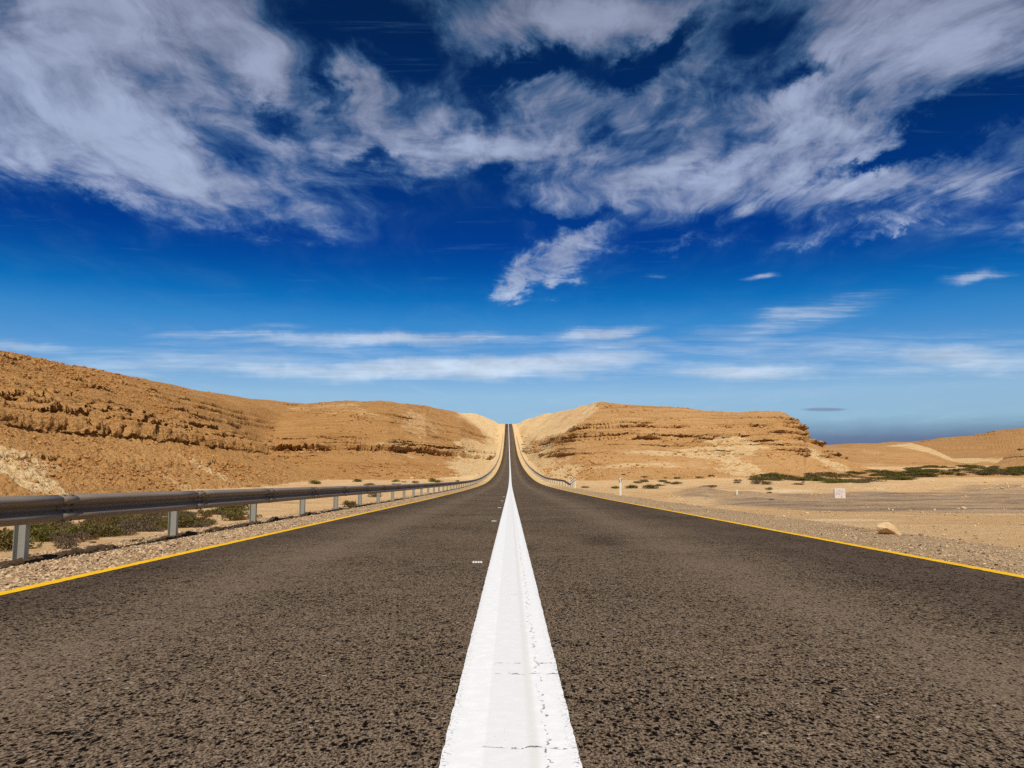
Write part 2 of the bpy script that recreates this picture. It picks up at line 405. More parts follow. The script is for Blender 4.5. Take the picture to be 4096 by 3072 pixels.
# ------------------------------------------------------------------ materials
def f_desert(t):
    P = t.n('ShaderNodeNewGeometry').outputs['Position']
    hl, pl, lt, sh = t.attr('hill'), t.attr('pale'), t.attr('lot'), t.attr('shoulder')
    n1 = t.noise(P, .05, 5, .6); n2 = t.noise(P, .7, 5, .65); n3 = t.noise(P, 4.5, 4, .7)
    x, y, z = t.sep(P)
    warp = t.add(z, t.m('MULTIPLY', t.m('SUBTRACT', t.noise(P, .06, 3), .5), 3.0))
    strata = t.noise(t.comb(t.mul(x, .012), t.mul(y, .012), warp), .75, 5, .7)
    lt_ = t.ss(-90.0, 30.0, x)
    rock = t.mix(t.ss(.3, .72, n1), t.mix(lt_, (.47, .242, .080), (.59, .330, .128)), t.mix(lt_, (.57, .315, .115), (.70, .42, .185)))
    rock = t.mix(t.mul(t.ss(.42, .75, n2), .6), rock, (.42, .205, .068), 'MIX')
    rock = t.mix(t.mul(t.ss(.55, .78, strata), .45), rock, (.62, .37, .16))
    rock = t.mix(t.mul(t.ss(.48, .3, strata), .5), rock, (.30, .135, .042))
    beds = t.noise(t.comb(t.mul(x, .02), t.mul(y, .02), warp), 2.6, 4, .7)
    bedz = t.ss(7.0, 11.0, z)
    rock = t.mix(t.mul(t.ss(.53, .64, beds), bedz, .6), rock, (.24, .105, .034))
    rock = t.mix(t.mul(t.ss(.46, .36, beds), bedz, .45), rock, (.64, .39, .18))
    rock = t.mix(t.mul(t.ss(.54, .70, n3), .6), rock, (.20, .085, .028))
    rock = t.mix(t.mul(t.ss(.56, .74, t.noise(P, 2.1, 3, .6)), .45), rock, (.62, .36, .15))
    sand = t.mix(t.ss(.3, .7, n1), (.66, .42, .20), (.74, .50, .265))
    sand = t.mix(t.mul(t.ss(.5, .75, n2), .45), sand, (.56, .32, .135))
    sw_ = t.map(P, (.16, .55, 1.0))
    sand = t.mix(t.mul(t.ss(.52, .66, t.noise(sw_, .75, 5, .62)), .75), sand, (.85, .66, .42))
    sand = t.mix(t.mul(t.ss(.55, .70, t.noise(t.map(P, (.2, .7, 1.0), (7, 3, 0)), .9, 5, .65)), .6), sand, (.42, .22, .085))
    sand = t.mix(t.mul(t.ss(.58, .72, n3), .5), sand, (.30, .16, .07))
    rock = t.mix(t.mul(t.ss(520.0, 900.0, y), t.ss(150.0, 260.0, x), .55), rock, (.33, .17, .07))
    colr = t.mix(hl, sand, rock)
    pcol = t.mix(t.ss(.35, .7, n2), (.76, .53, .26), (.84, .66, .40))
    pcol = t.mix(t.mul(t.ss(.5, .72, t.noise(P, .28, 5, .65)), .75), pcol, (.60, .32, .11))
    pcol = t.mix(t.mul(t.ss(.60, .72, n3), .5), pcol, (.42, .22, .08))
    rag = t.add(pl, t.mul(t.m('SUBTRACT', n2, .5), 1.0), t.mul(t.m('SUBTRACT', t.noise(t.map(P, (.25, .25, 1.6)), .55, 5, .65), .5), 1.3), t.mul(t.m('SUBTRACT', n3, .5), .4))
    colr = t.mix(t.mul(t.ss(.2, .9, rag), t.ss(.02, .3, pl), .95), colr, pcol)
    gcol = t.mix(t.ss(.35, .65, t.noise(t.map(P, (.25, 1, 1)), .9, 5, .6)), (.25, .18, .125), (.45, .32, .205))
    colr = t.mix(lt, colr, gcol)
    v = t.voro(P, 42.0)
    grain = t.sep(v.outputs['Color'])[0]
    grav = t.mix(grain, (.46, .305, .165), (.72, .53, .325))
    grav = t.mix(t.ss(.80, .95, t.sep(v.outputs['Color'])[1]), grav, (.13, .085, .05))
    grav = t.mix(t.mul(t.ss(.5, .7, t.noise(P, .35, 4, .6)), .55), grav, (.27, .17, .09))
    colr = t.mix(sh, colr, grav)
    dist = t.n('ShaderNodeVectorMath', {0: P}, operation='LENGTH').outputs['Value']
    near = t.ss(70.0, 15.0, dist)
    stones = t.m('SUBTRACT', 1.0, v.outputs['Distance'])
    wp_ = t.vm('ADD', P, t.n('ShaderNodeVectorMath', {0: t.n('ShaderNodeTexNoise', {'Vector': P, 'Scale': 2.2, 'Detail': 3.0}).outputs[1], 'Scale': .5}, operation='SCALE').outputs[0])
    rk = t.voro(t.map(wp_, (1, 1, 1.7)), 1.5); rk2 = t.voro(t.map(wp_, (1, 1, 1.5)), 4.2)
    blocky = t.mul(hl, t.add(t.mul(rk.outputs['Distance'], -.9), t.mul(rk2.outputs['Distance'], -.35)))
    rk_c = t.sep(rk2.outputs['Color'])[0]
    colr = t.mix(t.mul(hl, t.ss(.78, .95, rk_c), .38), colr, (.30, .14, .048))
    colr = t.mix(t.mul(hl, t.ss(.25, .05, rk_c), .35), colr, (.66, .41, .19))
    h = t.add(t.mul(n3, .5), t.mul(t.noise(P, 14.0, 3, .6), .22), t.mul(n2, .5), blocky)
    b1 = bump_of(t, h, .55, .85)
    b2 = bump_of(t, t.mul(stones, near), .014, .9, b1)
    return colr, .95, b2, {'spec': .1}
M_desert = material('desert', f_desert)

def f_asphalt(t):
    P = t.n('ShaderNodeNewGeometry').outputs['Position']
    x, y, z = t.sep(P)
    big = t.noise(t.map(P, (1, .12, 1)), 1.3, 4, .6)
    patches = t.noise(P, .45, 4, .6)
    ax = t.m('ABSOLUTE', t.add(x, .05))
    track = t.mul(t.ss(.62, .05, t.m('ABSOLUTE', t.m('SUBTRACT', ax, 2.15))), t.add(.55, t.mul(big, .7)))
    outer = t.mul(t.ss(2.7, 3.4, ax), t.add(.35, big))
    grain = t.noise(P, 85.0, 3, .75)
    cell = t.voro(P, 70.0)
    cr = t.sep(cell.outputs['Color'])
    fine_ = t.noise(t.map(P, (1.0, .42, 1.0)), 120.0, 3, .8)
    base = t.mix(cr[0], (.098, .069, .048), (.150, .108, .076))
    base = t.mix(t.ss(.35, .7, grain), base, (.185, .137, .098))
    base = t.mix(t.mul(t.ss(.48, .62, fine_), .85), base, (.30, .225, .158))
    base = t.mix(t.mul(t.ss(.50, .40, fine_), .88), base, (.030, .020, .013))
    base = t.mix(t.mul(t.ss(.993, .996, cr[1]), .7), base, (.46, .40, .34))
    base = t.mix(t.mul(track, .36), base, (.205, .155, .113))
    base = t.mix(t.mul(outer, .6), base, (.072, .051, .040))
    base = t.mix(t.mul(t.ss(.45, .8, patches), .18), base, (.09, .066, .048))
    # open pits between the stones of the mix
    wob_ = t.n('ShaderNodeVectorMath', {0: t.vm('SUBTRACT', t.n('ShaderNodeTexNoise', {'Vector': P, 'Scale': 55.0, 'Detail': 3.0}).outputs[1], (.5, .5, .5)), 'Scale': .022}, operation='SCALE').outputs[0]
    wv = t.map(t.vm('ADD', P, wob_), (1.0, .62, 1.0))
    dens_ = t.add(t.mul(t.m('SUBTRACT', patches, .5), .5), t.mul(track, -.09), t.mul(t.m('SUBTRACT', t.noise(P, 6.0, 3, .6), .5), .45))
    hole = None
    for sc_, cut_, k_ in ((32.0, .60, 1.0), (58.0, .38, 1.0), (100.0, .36, .9)):
        vo = t.voro(wv, sc_)
        rr = t.m('SUBTRACT', t.add(t.sep(vo.outputs['Color'])[0], dens_), cut_)
        hh = t.mul(t.ss(.0, .10, t.m('SUBTRACT', t.mul(rr, 1.05), vo.outputs['Distance'])), k_)
        hole = hh if hole is None else t.m('MAXIMUM', hole, hh)
    colr = t.mix(hole, base, (.005, .0035, .003))
    # an old oil stain and faint tyre scuffs
    st = t.add(t.m('POWER', t.mul(t.m('SUBTRACT', x, 1.28), 2.2), 2.0), t.m('POWER', t.mul(t.m('SUBTRACT', y, 11.7), .75), 2.0), t.mul(t.noise(P, 3.0, 4, .7), .9))
    colr = t.mix(t.mul(t.ss(1.25, .45, st), .55), colr, (.05, .036, .026))
    h = t.add(t.mul(grain, .5), t.mul(fine_, .35), t.mul(cell.outputs['Distance'], -.25), t.mul(hole, -1.0))
    return colr, .95, bump_of(t, h, .008, 1.0), {'spec': .03}
M_asphalt = material('asphalt', f_asphalt)

CRACKS = [2376, 2654, 2697, 2996]
def f_white(t):
    P = t.n('ShaderNodeNewGeometry').outputs['Position']
    x, y, z = t.sep(P)
    fine = t.noise(P, 140.0, 3, .65); mid = t.noise(P, 16.0, 4, .6); n = t.noise(P, 28.0, 4, .7)
    c = t.mix(t.ss(.4, .7, mid), (.80, .82, .85), (.86, .88, .91))
    band = t.mul(t.ss(-.085, -.075, x), t.ss(.085, .065, x))
    c = t.mix(t.mul(band, .4), c, (.70, .715, .73))
    c = t.mix(t.mul(t.ss(.045, .075, x), t.ss(.10, .08, x), .5), c, (.66, .65, .62))
    wx = t.m('SUBTRACT', x, t.mul(t.m('SUBTRACT', t.noise(P, 7.0, 3, .7), .5), .14))
    long1 = t.mul(t.ss(.006, .001, t.m('ABSOLUTE', t.m('SUBTRACT', wx, .115))), t.ss(.50, .60, n))
    crack = long1
    for i, py in enumerate(CRACKS):
        yk = EYE / -ray(2040, py)[1]
        wy = t.m('SUBTRACT', y, t.add(yk, t.mul(t.m('SUBTRACT', t.noise(P, 9.0 + i, 3, .7), .5), .12)))
        w = (.004, .008, .006, .009)[i]
        ck = t.mul(t.ss(w * yk * .45, w * .1, t.m('ABSOLUTE', wy)), t.ss(.49, .56, t.noise(P, 15.0 + 3 * i, 4, .7)), t.ss(-.10, -.06, x))
        crack = t.m('MAXIMUM', crack, ck)
    specks = t.ss(.735, .765, t.noise(P, 75.0, 2, .6))
    rim = t.mul(t.ss(.165, .21, t.m('ABSOLUTE', x)), t.ss(.56, .66, t.noise(P, 90.0, 3, .7)))
    c = t.mix(t.m('MAXIMUM', t.m('MAXIMUM', t.mul(crack, .9), t.mul(specks, .7)), t.mul(rim, .8)), c, (.09, .065, .045))
    h = t.add(t.mul(fine, .6), t.mul(crack, -1.5), t.mul(rim, -.8))
    return c, .7, bump_of(t, h, .003, .7), {'spec': .3}
M_white = material('white_road_paint', f_white)

def f_yellow(t):
    P = t.n('ShaderNodeNewGeometry').outputs['Position']
    c = t.mix(t.ss(.35, .7, t.noise(P, 9.0, 4, .6)), (.80, .45, .003), (.88, .54, .006))
    c = t.mix(t.mul(t.ss(.60, .70, t.noise(P, 55.0, 4, .7)), .6), c, (.30, .17, .03))
    return c, .75, bump_of(t, t.noise(P, 100.0, 3, .6), .004, .7), {'spec': .25}
M_yellow = material('yellow_road_paint', f_yellow)

def f_rail(t):
    P = t.n('ShaderNodeNewGeometry').outputs['Position']
    n = t.noise(t.map(P, (1, .15, 1)), 9.0, 4, .6)
    c = t.mix(n, (.185, .150, .118), (.26, .22, .18))
    c = t.mix(t.mul(t.ss(.5, .75, t.noise(P, 3.0, 4, .7)), .4), c, (.25, .19, .13))
    return c, t.add(.48, t.mul(n, .15)), None, {'metal': .03, 'spec': .25}
M_rail = material('weathered_galvanised_beam', f_rail)

def f_post(t):
    P = t.n('ShaderNodeNewGeometry').outputs['Position']
    c = t.mix(t.noise(P, 22.0, 4, .65), (.31, .31, .285), (.41, .41, .37))
    return c, .55, bump_of(t, t.noise(P, 90.0, 3, .6), .002, .3), {'metal': .25, 'spec': .3}
M_post = material('galvanised_steel_post', f_post)

def plain_mat(name, a, b, scale=8.0, rough=.7, bump=.003, **ex):
    def f(t):
        P = t.n('ShaderNodeNewGeometry').outputs['Position']
        n = t.noise(P, scale, 4, .65)
        return t.mix(t.ss(.3, .7, n), a, b), rough, bump_of(t, n, bump, .6), ex
    return material(name, f)
M_bolt = plain_mat('dark_bolt_steel', (.06, .055, .05), (.12, .11, .10), 40)
M_plastic = plain_mat('white_plastic', (.70, .68, .62), (.80, .78, .72), 6, .5)
M_black = plain_mat('black_band', (.035, .03, .028), (.06, .05, .045), 12, .6)
M_reflector = plain_mat('white_reflector', (.86, .87, .88), (.92, .92, .93), 30, .25)
M_signwhite = plain_mat('sign_white', (.72, .72, .76), (.80, .80, .83), 10, .4)
M_stonewhite = plain_mat('painted_concrete', (.66, .58, .54), (.80, .73, .70), 14, .85, .01)
M_faded = plain_mat('faded_red_paint', (.58, .42, .40), (.70, .57, .54), 20, .85)
M_digit = plain_mat('faded_dark_paint', (.20, .13, .13), (.36, .25, .25), 20, .85)
M_bead = plain_mat('stud_bead', (.80, .79, .72), (.88, .87, .82), 60, .3)
M_studbody = plain_mat('stud_body', (.16, .15, .15), (.26, .25, .25), 60, .5)

def f_stone(t):
    P = t.n('ShaderNodeNewGeometry').outputs['Position']
    ob = t.n('ShaderNodeObjectInfo').outputs['Random']
    n = t.noise(P, 9.0, 5, .65)
    c = t.mix(t.ss(.3, .7, n), (.52, .325, .135), (.70, .48, .24))
    c = t.mix(t.mul(ob, .45), c, (.70, .57, .42))
    c = t.mix(t.mul(t.ss(.6, .72, t.noise(P, 26.0, 4, .7)), .5), c, (.34, .19, .08))
    return c, .92, bump_of(t, n, .03, .8), {'spec': .15}
M_stone = material('limestone', f_stone)

def f_gravel(t):
    r = t.n('ShaderNodeNewGeometry').outputs['Random Per Island']
    P = t.n('ShaderNodeNewGeometry').outputs['Position']
    c = t.mix(r, (.34, .21, .115), (.68, .52, .34))
    c = t.mix(t.ss(.90, .93, t.m('FRACT', t.mul(r, 17.0))), c, (.09, .06, .04))
    return c, .9, bump_of(t, t.noise(P, 60.0, 3, .6), .004, .6), {'spec': .15}
M_gravel = material('roadside_gravel', f_gravel)

def leaf_mat(name, a, b, tr):
    def f(t):
        r = t.n('ShaderNodeNewGeometry').outputs['Random Per Island']
        o = t.n('ShaderNodeObjectInfo').outputs['Random']
        c = t.mix(r, a, b)
        c = t.mix(t.mul(o, .35), c, tuple(v * .62 for v in a))
        return c, .8, None, {'spec': .15, 'translucent': tr}
    return material(name, f)
M_green = leaf_mat('green_bush_leaves', (.110, .108, .022), (.235, .215, .055), (.10, .11, .02))
M_olive = leaf_mat('olive_bush_leaves', (.130, .108, .030), (.255, .205, .075), (.12, .10, .03))
M_grey = leaf_mat('dry_bush_twigs', (.120, .088, .055), (.255, .190, .125), (.16, .12, .07))
M_rust = leaf_mat('rusty_bush_twigs', (.13, .070, .022), (.25, .145, .052), (.16, .09, .03))
M_wood = plain_mat('bush_wood', (.09, .06, .035), (.15, .10, .06), 20)

# ------------------------------------------------------------------ terrain meshes
nr, nc = Z.shape
ids = np.arange(nr * nc).reshape(nr, nc)
quads = np.stack([ids[:-1, :-1], ids[:-1, 1:], ids[1:, 1:], ids[1:, :-1]], axis=-1).reshape(-1, 4)
V = np.stack([Xf, Yf, Zf], axis=-1).reshape(-1, 3)
fn = np.cross(V[quads[:, 2]] - V[quads[:, 0]], V[quads[:, 3]] - V[quads[:, 1]])
VN = np.zeros_like(V)
for k_ in range(4): np.add.at(VN, quads[:, k_], fn)
VN /= np.linalg.norm(VN, axis=1, keepdims=True) + 1e-12
oq = OWN.reshape(-1)[quads[:, 0]]
inroad = (np.abs(XREL) < 14).reshape(-1)[quads[:, 0]]
oq = np.where(inroad, 0, oq)
ATT = {'hill': hillness, 'pale': pale, 'lot': lot, 'shoulder': shoulder}
for name, sel, lab in (('ground', (0,), 'sandy desert floor and gravel shoulders beside the road'), ('hillside', (1,), 'long rocky hillside behind the left guardrail'),
                       ('hill', (2,), 'rounded sandy hill left of the road cut'), ('mesa_hill', (3,), 'flat-topped banded hill right of the road cut'),
                       ('distant_hill', (4, 5), 'far banded hills across the valley'), ('slope', (6,), 'dark slope at the right edge')):
    f = quads[np.isin(oq, sel)]
    used, inv = np.unique(f, return_inverse=True)
    me = np_mesh(name, V[used], inv.reshape(-1, 4))
    for a, arr in ATT.items(): set_attr(me, a, arr.reshape(-1)[used])
    me.polygons.foreach_set('use_smooth', np.ones(len(me.polygons), dtype=bool))
    me.normals_split_custom_set_from_vertices(VN[used].astype(np.float32))
    tag(link(name, me, M_desert), lab, None, None, 'structure')

# ground behind and beside the camera, and the plain out to the horizon
gx_, gy_ = np.meshgrid(np.linspace(-60, 60, 241), np.linspace(-40, 1.62, 84))
gz_, _, _, xr_, _ = terrain(gx_, gy_)
gi = np.arange(gx_.size).reshape(gx_.shape)
gq = np.stack([gi[:-1, :-1], gi[:-1, 1:], gi[1:, 1:], gi[1:, :-1]], axis=-1).reshape(-1, 4)
me = np_mesh('ground', np.stack([gx_, gy_, gz_ - .004], -1).reshape(-1, 3), gq)
set_attr(me, 'shoulder', (((xr_ < XL + .3) & (xr_ > -5.75) | (xr_ > XR - .3) & (xr_ < 6.7)) * 1.0).ravel())
tag(link('ground', me, M_desert, smooth=True), 'sandy ground behind the camera', None, None, 'structure')
me = np_mesh('desert_plain', [(-30000, -30000, -9), (30000, -30000, -9), (30000, 30000, -9), (-30000, 30000, -9)], [(0, 1, 2, 3)])
tag(link('desert_plain', me, M_desert), 'desert plain out to the horizon', None, None, 'structure')

# ------------------------------------------------------------------ road and its markings
rd = np.concatenate([np.arange(-40, 2, 1.0), np.geomspace(2, 40, 400, endpoint=False), np.geomspace(40, 1400, 700)])
def strip(name, xs, lift, mat, ds=rd, jitter=0, lab=None):
    xs = np.asarray(xs, float)
    Xg, Dg = np.meshgrid(xs, ds)
    if jitter:
        e = np.zeros_like(Xg)
        j = jitter * (fbm(ds * 9, ds * 0, 3, 5) + .6 * fbm(ds * 40, ds * 0 + 3, 2, 6)); j2 = jitter * (fbm(ds * 9, ds * 0 + 9, 3, 8) + .6 * fbm(ds * 40, ds * 0 + 7, 2, 9))
        e[:, 0] = j; e[:, -1] = j2
        Xg = Xg + e
    Zg = zroad(Dg) + camber(Xg) + lift + np.where(Dg > 60, (Dg - 60) * 2e-4 * (lift > .001), 0)
    i = np.arange(Xg.size).reshape(Xg.shape)
    fq = np.stack([i[:-1, :-1], i[:-1, 1:], i[1:, 1:], i[1:, :-1]], -1).reshape(-1, 4)
    me = np_mesh(name, np.stack([Xg + xroad(Dg), Dg, Zg], -1).reshape(-1, 3), fq)
    return tag(link(name, me, mat, smooth=True), lab, None, None, 'structure')
strip('road', [XL, -2.6, -1.2, -.22, 0, .22, 1.2, 2.8, XR], 0, M_asphalt, lab='worn brown-grey asphalt road running straight to the crest')
fine = np.concatenate([np.arange(-40, 1.6, 1.0), np.arange(1.6, 14, .012), np.geomspace(14, 60, 900), np.geomspace(60.2, 1400, 500)])
strip('road_marking', [-.21, -.12, 0, .12, .21], .004, M_white, fine, .0028, 'broad white centre line, cracked')
fine2 = np.concatenate([np.arange(-40, 4, 1.0), np.arange(4, 20, .02), np.geomspace(20, 60, 700), np.geomspace(60.2, 1400, 500)])
strip('road_marking', [XL + .02, XL + .08, XL + .14], .004, M_yellow, fine2, .007, 'yellow edge line beside the guardrail')
strip('road_marking', [XR - .14, XR - .08, XR - .02], .004, M_yellow, fine2, .010, 'yellow edge line beside the open lot')

# ------------------------------------------------------------------ guardrails
def wprofile(side):
    """W-beam cross-section: list of (offset towards the road, height)"""
    pts = [(0, .70), (.012, .695), (.066, .674), (.081, .660), (.084, .640), (.081, .618), (.070, .604), (.012, .574), (0, .560), (0, .540), (.012, .526), (.070, .496), (.081, .482), (.084, .460), (.081, .440), (.066, .426), (.012, .405), (0, .40)]
    return [(side * a, h) for a, h in pts]

def beam_mesh(D, xoff, side, sink=None, grow=0.0):
    """beam swept along the road; xoff(D) its line, side the way its face looks, sink(D) lowers it"""
    pr = wprofile(side); n = len(pr); D = np.asarray(D, float)
    x = xoff(D) + xroad(D); z = zroad(D) - .02 - (sink(D) if sink else 0)
    vs, th = [], .004
    for dx, h in pr: vs.append(np.stack([x + dx + side * grow, D, z + h], -1))
    for dx, h in pr[::-1]: vs.append(np.stack([x + dx + side * (grow - th), D, z + h], -1))
    A = np.stack(vs, 1); m = 2 * n
    i = np.arange(len(D) * m).reshape(len(D), m); j = np.roll(i, -1, axis=1)
    f = np.stack([i[:-1], j[:-1], j[1:], i[1:]], -1).reshape(-1, 4)
    me = np_mesh('beam', A.reshape(-1, 3), f)
    bm = bmesh.new(); bm.from_mesh(me); bm.verts.ensure_lookup_table()
    for r in (0, len(D) - 1): bm.faces.new([bm.verts[r * m + k_] for k_ in range(m)])
    bmesh.ops.recalc_face_normals(bm, faces=bm.faces)
    bm.to_mesh(me); bm.free()
    me.polygons.foreach_set('use_smooth', [True] * len(me.polygons))
    return me

def post_bm(top=.66, low=-.6):
    w, d, th = .125, .085, .007
    out = [(-w / 2, 0), (w / 2, 0), (w / 2, -d), (w / 2 - th, -d), (w / 2 - th, -th), (-w / 2 + th, -th), (-w / 2 + th, -d), (-w / 2, -d)]
    b = MB(); a = [b.bm.verts.new((x, y, low)) for x, y in out]; c = [b.bm.verts.new((x, y, top)) for x, y in out]
    for i in range(8): b.bm.faces.new((a[i], a[(i + 1) % 8], c[(i + 1) % 8], c[i]))
    b.bm.faces.new(c); b.bm.faces.new(a[::-1])
    return b

def guardrail(D0, D1, first, off, side, label, detail, sink=None):
    root = empty('guardrail', (0, 0, 0), 0, label, 'guardrail')
    line = off if callable(off) else (lambda D: np.full_like(np.asarray(D, float), off))
    posts = np.arange(first, D1, 4.0)
    joints = posts[:detail] + .35
    prev = D0; bolt = [None]
    for jn in joints:
        me = beam_mesh(np.linspace(prev, jn + .02, 6), line, side, sink)
        link('beam', me, M_rail, root)
        # overlapping splice with its bolts
        prev = jn - .30
        s = beam_mesh(np.linspace(jn - .02, jn + .30, 3), line, side, sink, .0045)
        so = link('splice', s, M_rail, root)
        x0 = float(line(jn) + xroad(jn)); z0 = float(zroad(jn)) - .02
        if jn < 28:
            for dy in (.06, .22):
                for h, o in ((.685, .040), (.585, .052), (.515, .052), (.412, .040)):
                    if bolt[0] is None: bolt[0] = MB().cyl((-side * .01, 0, 0), (side * .012, 0, .004), .017, .013, 8).build('bolt', M_bolt, so).data; bo = so.children[-1]
                    else: bo = link('bolt', bolt[0], None, so)
                    bo.location = (x0 + side * o, jn + dy, z0 + h)
        prev = jn
    me = beam_mesh(np.concatenate([np.arange(prev, min(D1, 420), 2.0), np.arange(420, D1, 6.0)]) if D1 > 420 else np.arange(prev, D1, 2.0), line, side, sink)
    link('beam', me, M_rail, root)
    pm = None; sp = None
    rest = []
    for i, D in enumerate(posts):
        x = float(line(D) + xroad(D)) - side * .15; z = float(zroad(D)) - .02 - (float(sink(D)) if sink else 0)
        if i >= 99: rest.append((x, D, z)); continue
        if pm is None:
            o = post_bm().build('post', M_post, root); pm = o.data
        else: o = link('post', pm, None, root)
        o.location = (x, D, z)
        if i < max(detail, 30):
            if sp is None:
                b = MB(); b.box((side * .105, -.04, .55), (.085, .10, .22)); b.box((side * .055, -.03, .685), (.17, .16, .016)); b.box((side * .055, .062, .692), (.12, .022, .02)); b.box((side * .055, -.122, .692), (.12, .022, .02))
                s_ = b.build('spacer', M_post, o); sp = s_.data
            else: link('spacer', sp, None, o)
    if rest:
        b = MB()
        for x, D, z in rest: b.box((x, D, z + .05), (.12, .06, 1.2))
        tag(b.build('post', M_post, root), None, None, None, 'stuff')
    return root

guardrail(1.5, 748, 9.0 - 8.0, -5.05, 1, 'long steel W-beam guardrail on the left shoulder, in front of the scrub', 24)
flare = lambda D: 6.35 + 1.25 * sst(150, 104, np.asarray(D, float))
sink = lambda D: .40 * sst(117, 105, np.asarray(D, float)) ** 1.0
guardrail(105, 690, 107, flare, -1, 'steel guardrail right of the climbing road, its near end sloping down to the ground', 0, sink)

rdg = np.concatenate([np.arange(3, 26, .018), np.geomspace(26, 130, 1200)])
pr_ = [(-.15, -.06), (-.11, .025), (-.05, .05), (.02, .045), (.08, .02), (.12, -.06)]
sx = -5.13 + .05 * fbm(rdg / 1.3, rdg * 0, 3, 501)
am = np.clip(.42 + 1.1 * fbm(rdg / .7, rdg * 0 + 4, 4, 503), .04, 1.3) * np.interp(rdg, [0, 18, 40, 130], [1, 1, .7, .4])
vs = []
for i_, (a, h) in enumerate(pr_):
    vs.append(np.stack([sx + a * (.30 + .42 * am) + .05 * fbm(rdg / .12, rdg * 0 + i_ * 3, 2, 507), rdg, zroad(rdg) - .02 + (h * am if h > 0 else h) + (h > 0) * .040 * am * fbm(rdg / .11, rdg * 0 + i_ * 5, 3, 509)], -1))
A_ = np.stack(vs, 1); i_ = np.arange(len(rdg) * 6).reshape(len(rdg), 6)
M_spill_shade = plain_mat('asphalt_spill_and_shade', (.045, .030, .018), (.12, .08, .048), 25, .95, .02, spec=.05)  # dark asphalt crumbs; the colour also stands in for the rail's cast shadow
tag(link('asphalt_lip_and_shade', np_mesh('asphalt_lip_and_shade', A_.reshape(-1, 3), np.stack([i_[:-1, :-1], i_[:-1, 1:], i_[1:, 1:], i_[1:, :-1]], -1).reshape(-1, 4)), M_spill_shade), 'thin crumbly asphalt lip under the left guardrail, rail shadow painted into its dark colour', None, None, 'structure')

# ------------------------------------------------------------------ road studs
sy = [EYE / -ray(1910, 2250)[1] + 8.7 * i for i in range(-0, 5)]
bead = MB()
bm_ = bead.bm
for i in range(4):
    bmesh.ops.create_uvsphere(bm_, u_segments=10, v_segments=6, radius=.0125, matrix=Matrix.Translation((-.039 + .026 * i, -.035, .0125)))
beads = None; body = None
words_ = ['nearest', 'second', 'third', 'fourth', 'fifth']
for i, y in enumerate(sy):
    x = -.335
    e = empty('road_stud', (x, y, float(zroad(y)) + .012 * -.33), 0, f'small white reflective road stud left of the centre line, {words_[i]} along the road', 'road stud', 'reflective studs along the centre line')
    if body is None:
        b = MB(); b.prism([(-.062, 0), (.062, 0), (.052, .021), (-.052, .021)], -.03, .05); body = b.build('stud_body', M_studbody, e).data
        beads = bead.build('reflector', M_bead, e, True).data
    else:
        link('stud_body', body, None, e); link('reflector', beads, None, e)

# ------------------------------------------------------------------ delineator posts, hazard board, marker post, kilometre stone
def delineator(px, py, lat_D, label):
    u, v = ray(px, py)
    x, y = u * lat_D, lat_D
    z = ground_z(x, y)
    e = empty('delineator_post', (x, y, z), -.05, label, 'delineator post', 'roadside delineator posts')
    out = [(-.062, -.4), (.062, -.4), (.062, 1.07), (-.062, 1.0)]
    MB().prism(out, -.03, .03).build('post_body', M_plastic, e)
    MB().prism([(-.064, .745), (.064, .805), (.064, .995), (-.064, .935)], -.032, .032).build('band', M_black, e)
    b = MB(); b.box((0, -.034, .868), (.052, .010, .175), None, .003); b.build('reflector', M_reflector, e)
    return e
delineator(2482, 1979, 49.7, 'white delineator post with slanted top and black band, taller one, alone on the shoulder')
delineator(2301, 1952, 87.0, 'white delineator post with black band, smaller one beside the striped board')

u, v = ray(2290, 1945)
x, y = u * 107.0, 107.0
e = empty('hazard_marker', (x, y, ground_z(x, y)), 0, 'black and white diagonally striped board on a grey post at the guardrail end', 'road sign')
MB().box((0, .03, .30), (.09, .05, 1.6)).build('post', M_post, e)
bd = MB().box((0, 0, 1.02), (.44, .02, .66)).build('board', M_signwhite, e)
bs = MB()
def clip_stripe(c, hw):
    """diagonal stripe |z' - x' - c| < hw clipped to the board"""
    P = []
    def clip(poly, f):
        out = []
        for i in range(len(poly)):
            a, b = poly[i], poly[(i + 1) % len(poly)]
            fa, fb = f(a), f(b)
            if fa >= 0: out.append(a)
            if fa * fb < 0:
                t = fa / (fa - fb); out.append((a[0] + t * (b[0] - a[0]), a[1] + t * (b[1] - a[1])))
        return out
    poly = [(-.22, -.33), (.22, -.33), (.22, .33), (-.22, .33)]
    poly = clip(poly, lambda p: (p[1] - p[0] * .95) - (c - hw)); poly = clip(poly, lambda p: (c + hw) - (p[1] - p[0] * .95))
    return poly
for c in (-.46, -.155, .15, .455):
    pl = clip_stripe(c, .075)
    if len(pl) > 2: bs.prism([(a, b + 1.02) for a, b in pl], -.014, -.0105)
bs.build('stripe', M_black, bd)

u, v = ray(2948, 1979)
p = ground_at(2948, 1979)
e = empty('marker_post', tuple(p), 0, 'short plain white marker post standing out on the flat right of the road', 'marker post')
hgt = 18 / F * p[1]
MB().box((0, 0, hgt / 2 - .1), (hgt * .36, hgt * .25, hgt + .2), None, .02).build('post_body', M_plastic, e)
MB().prism([(-hgt * .18, 0), (hgt * .18, 0), (0, hgt * .05)], -hgt * .10, hgt * .10).build('cap', M_plastic, e).location = (0, 0, hgt)

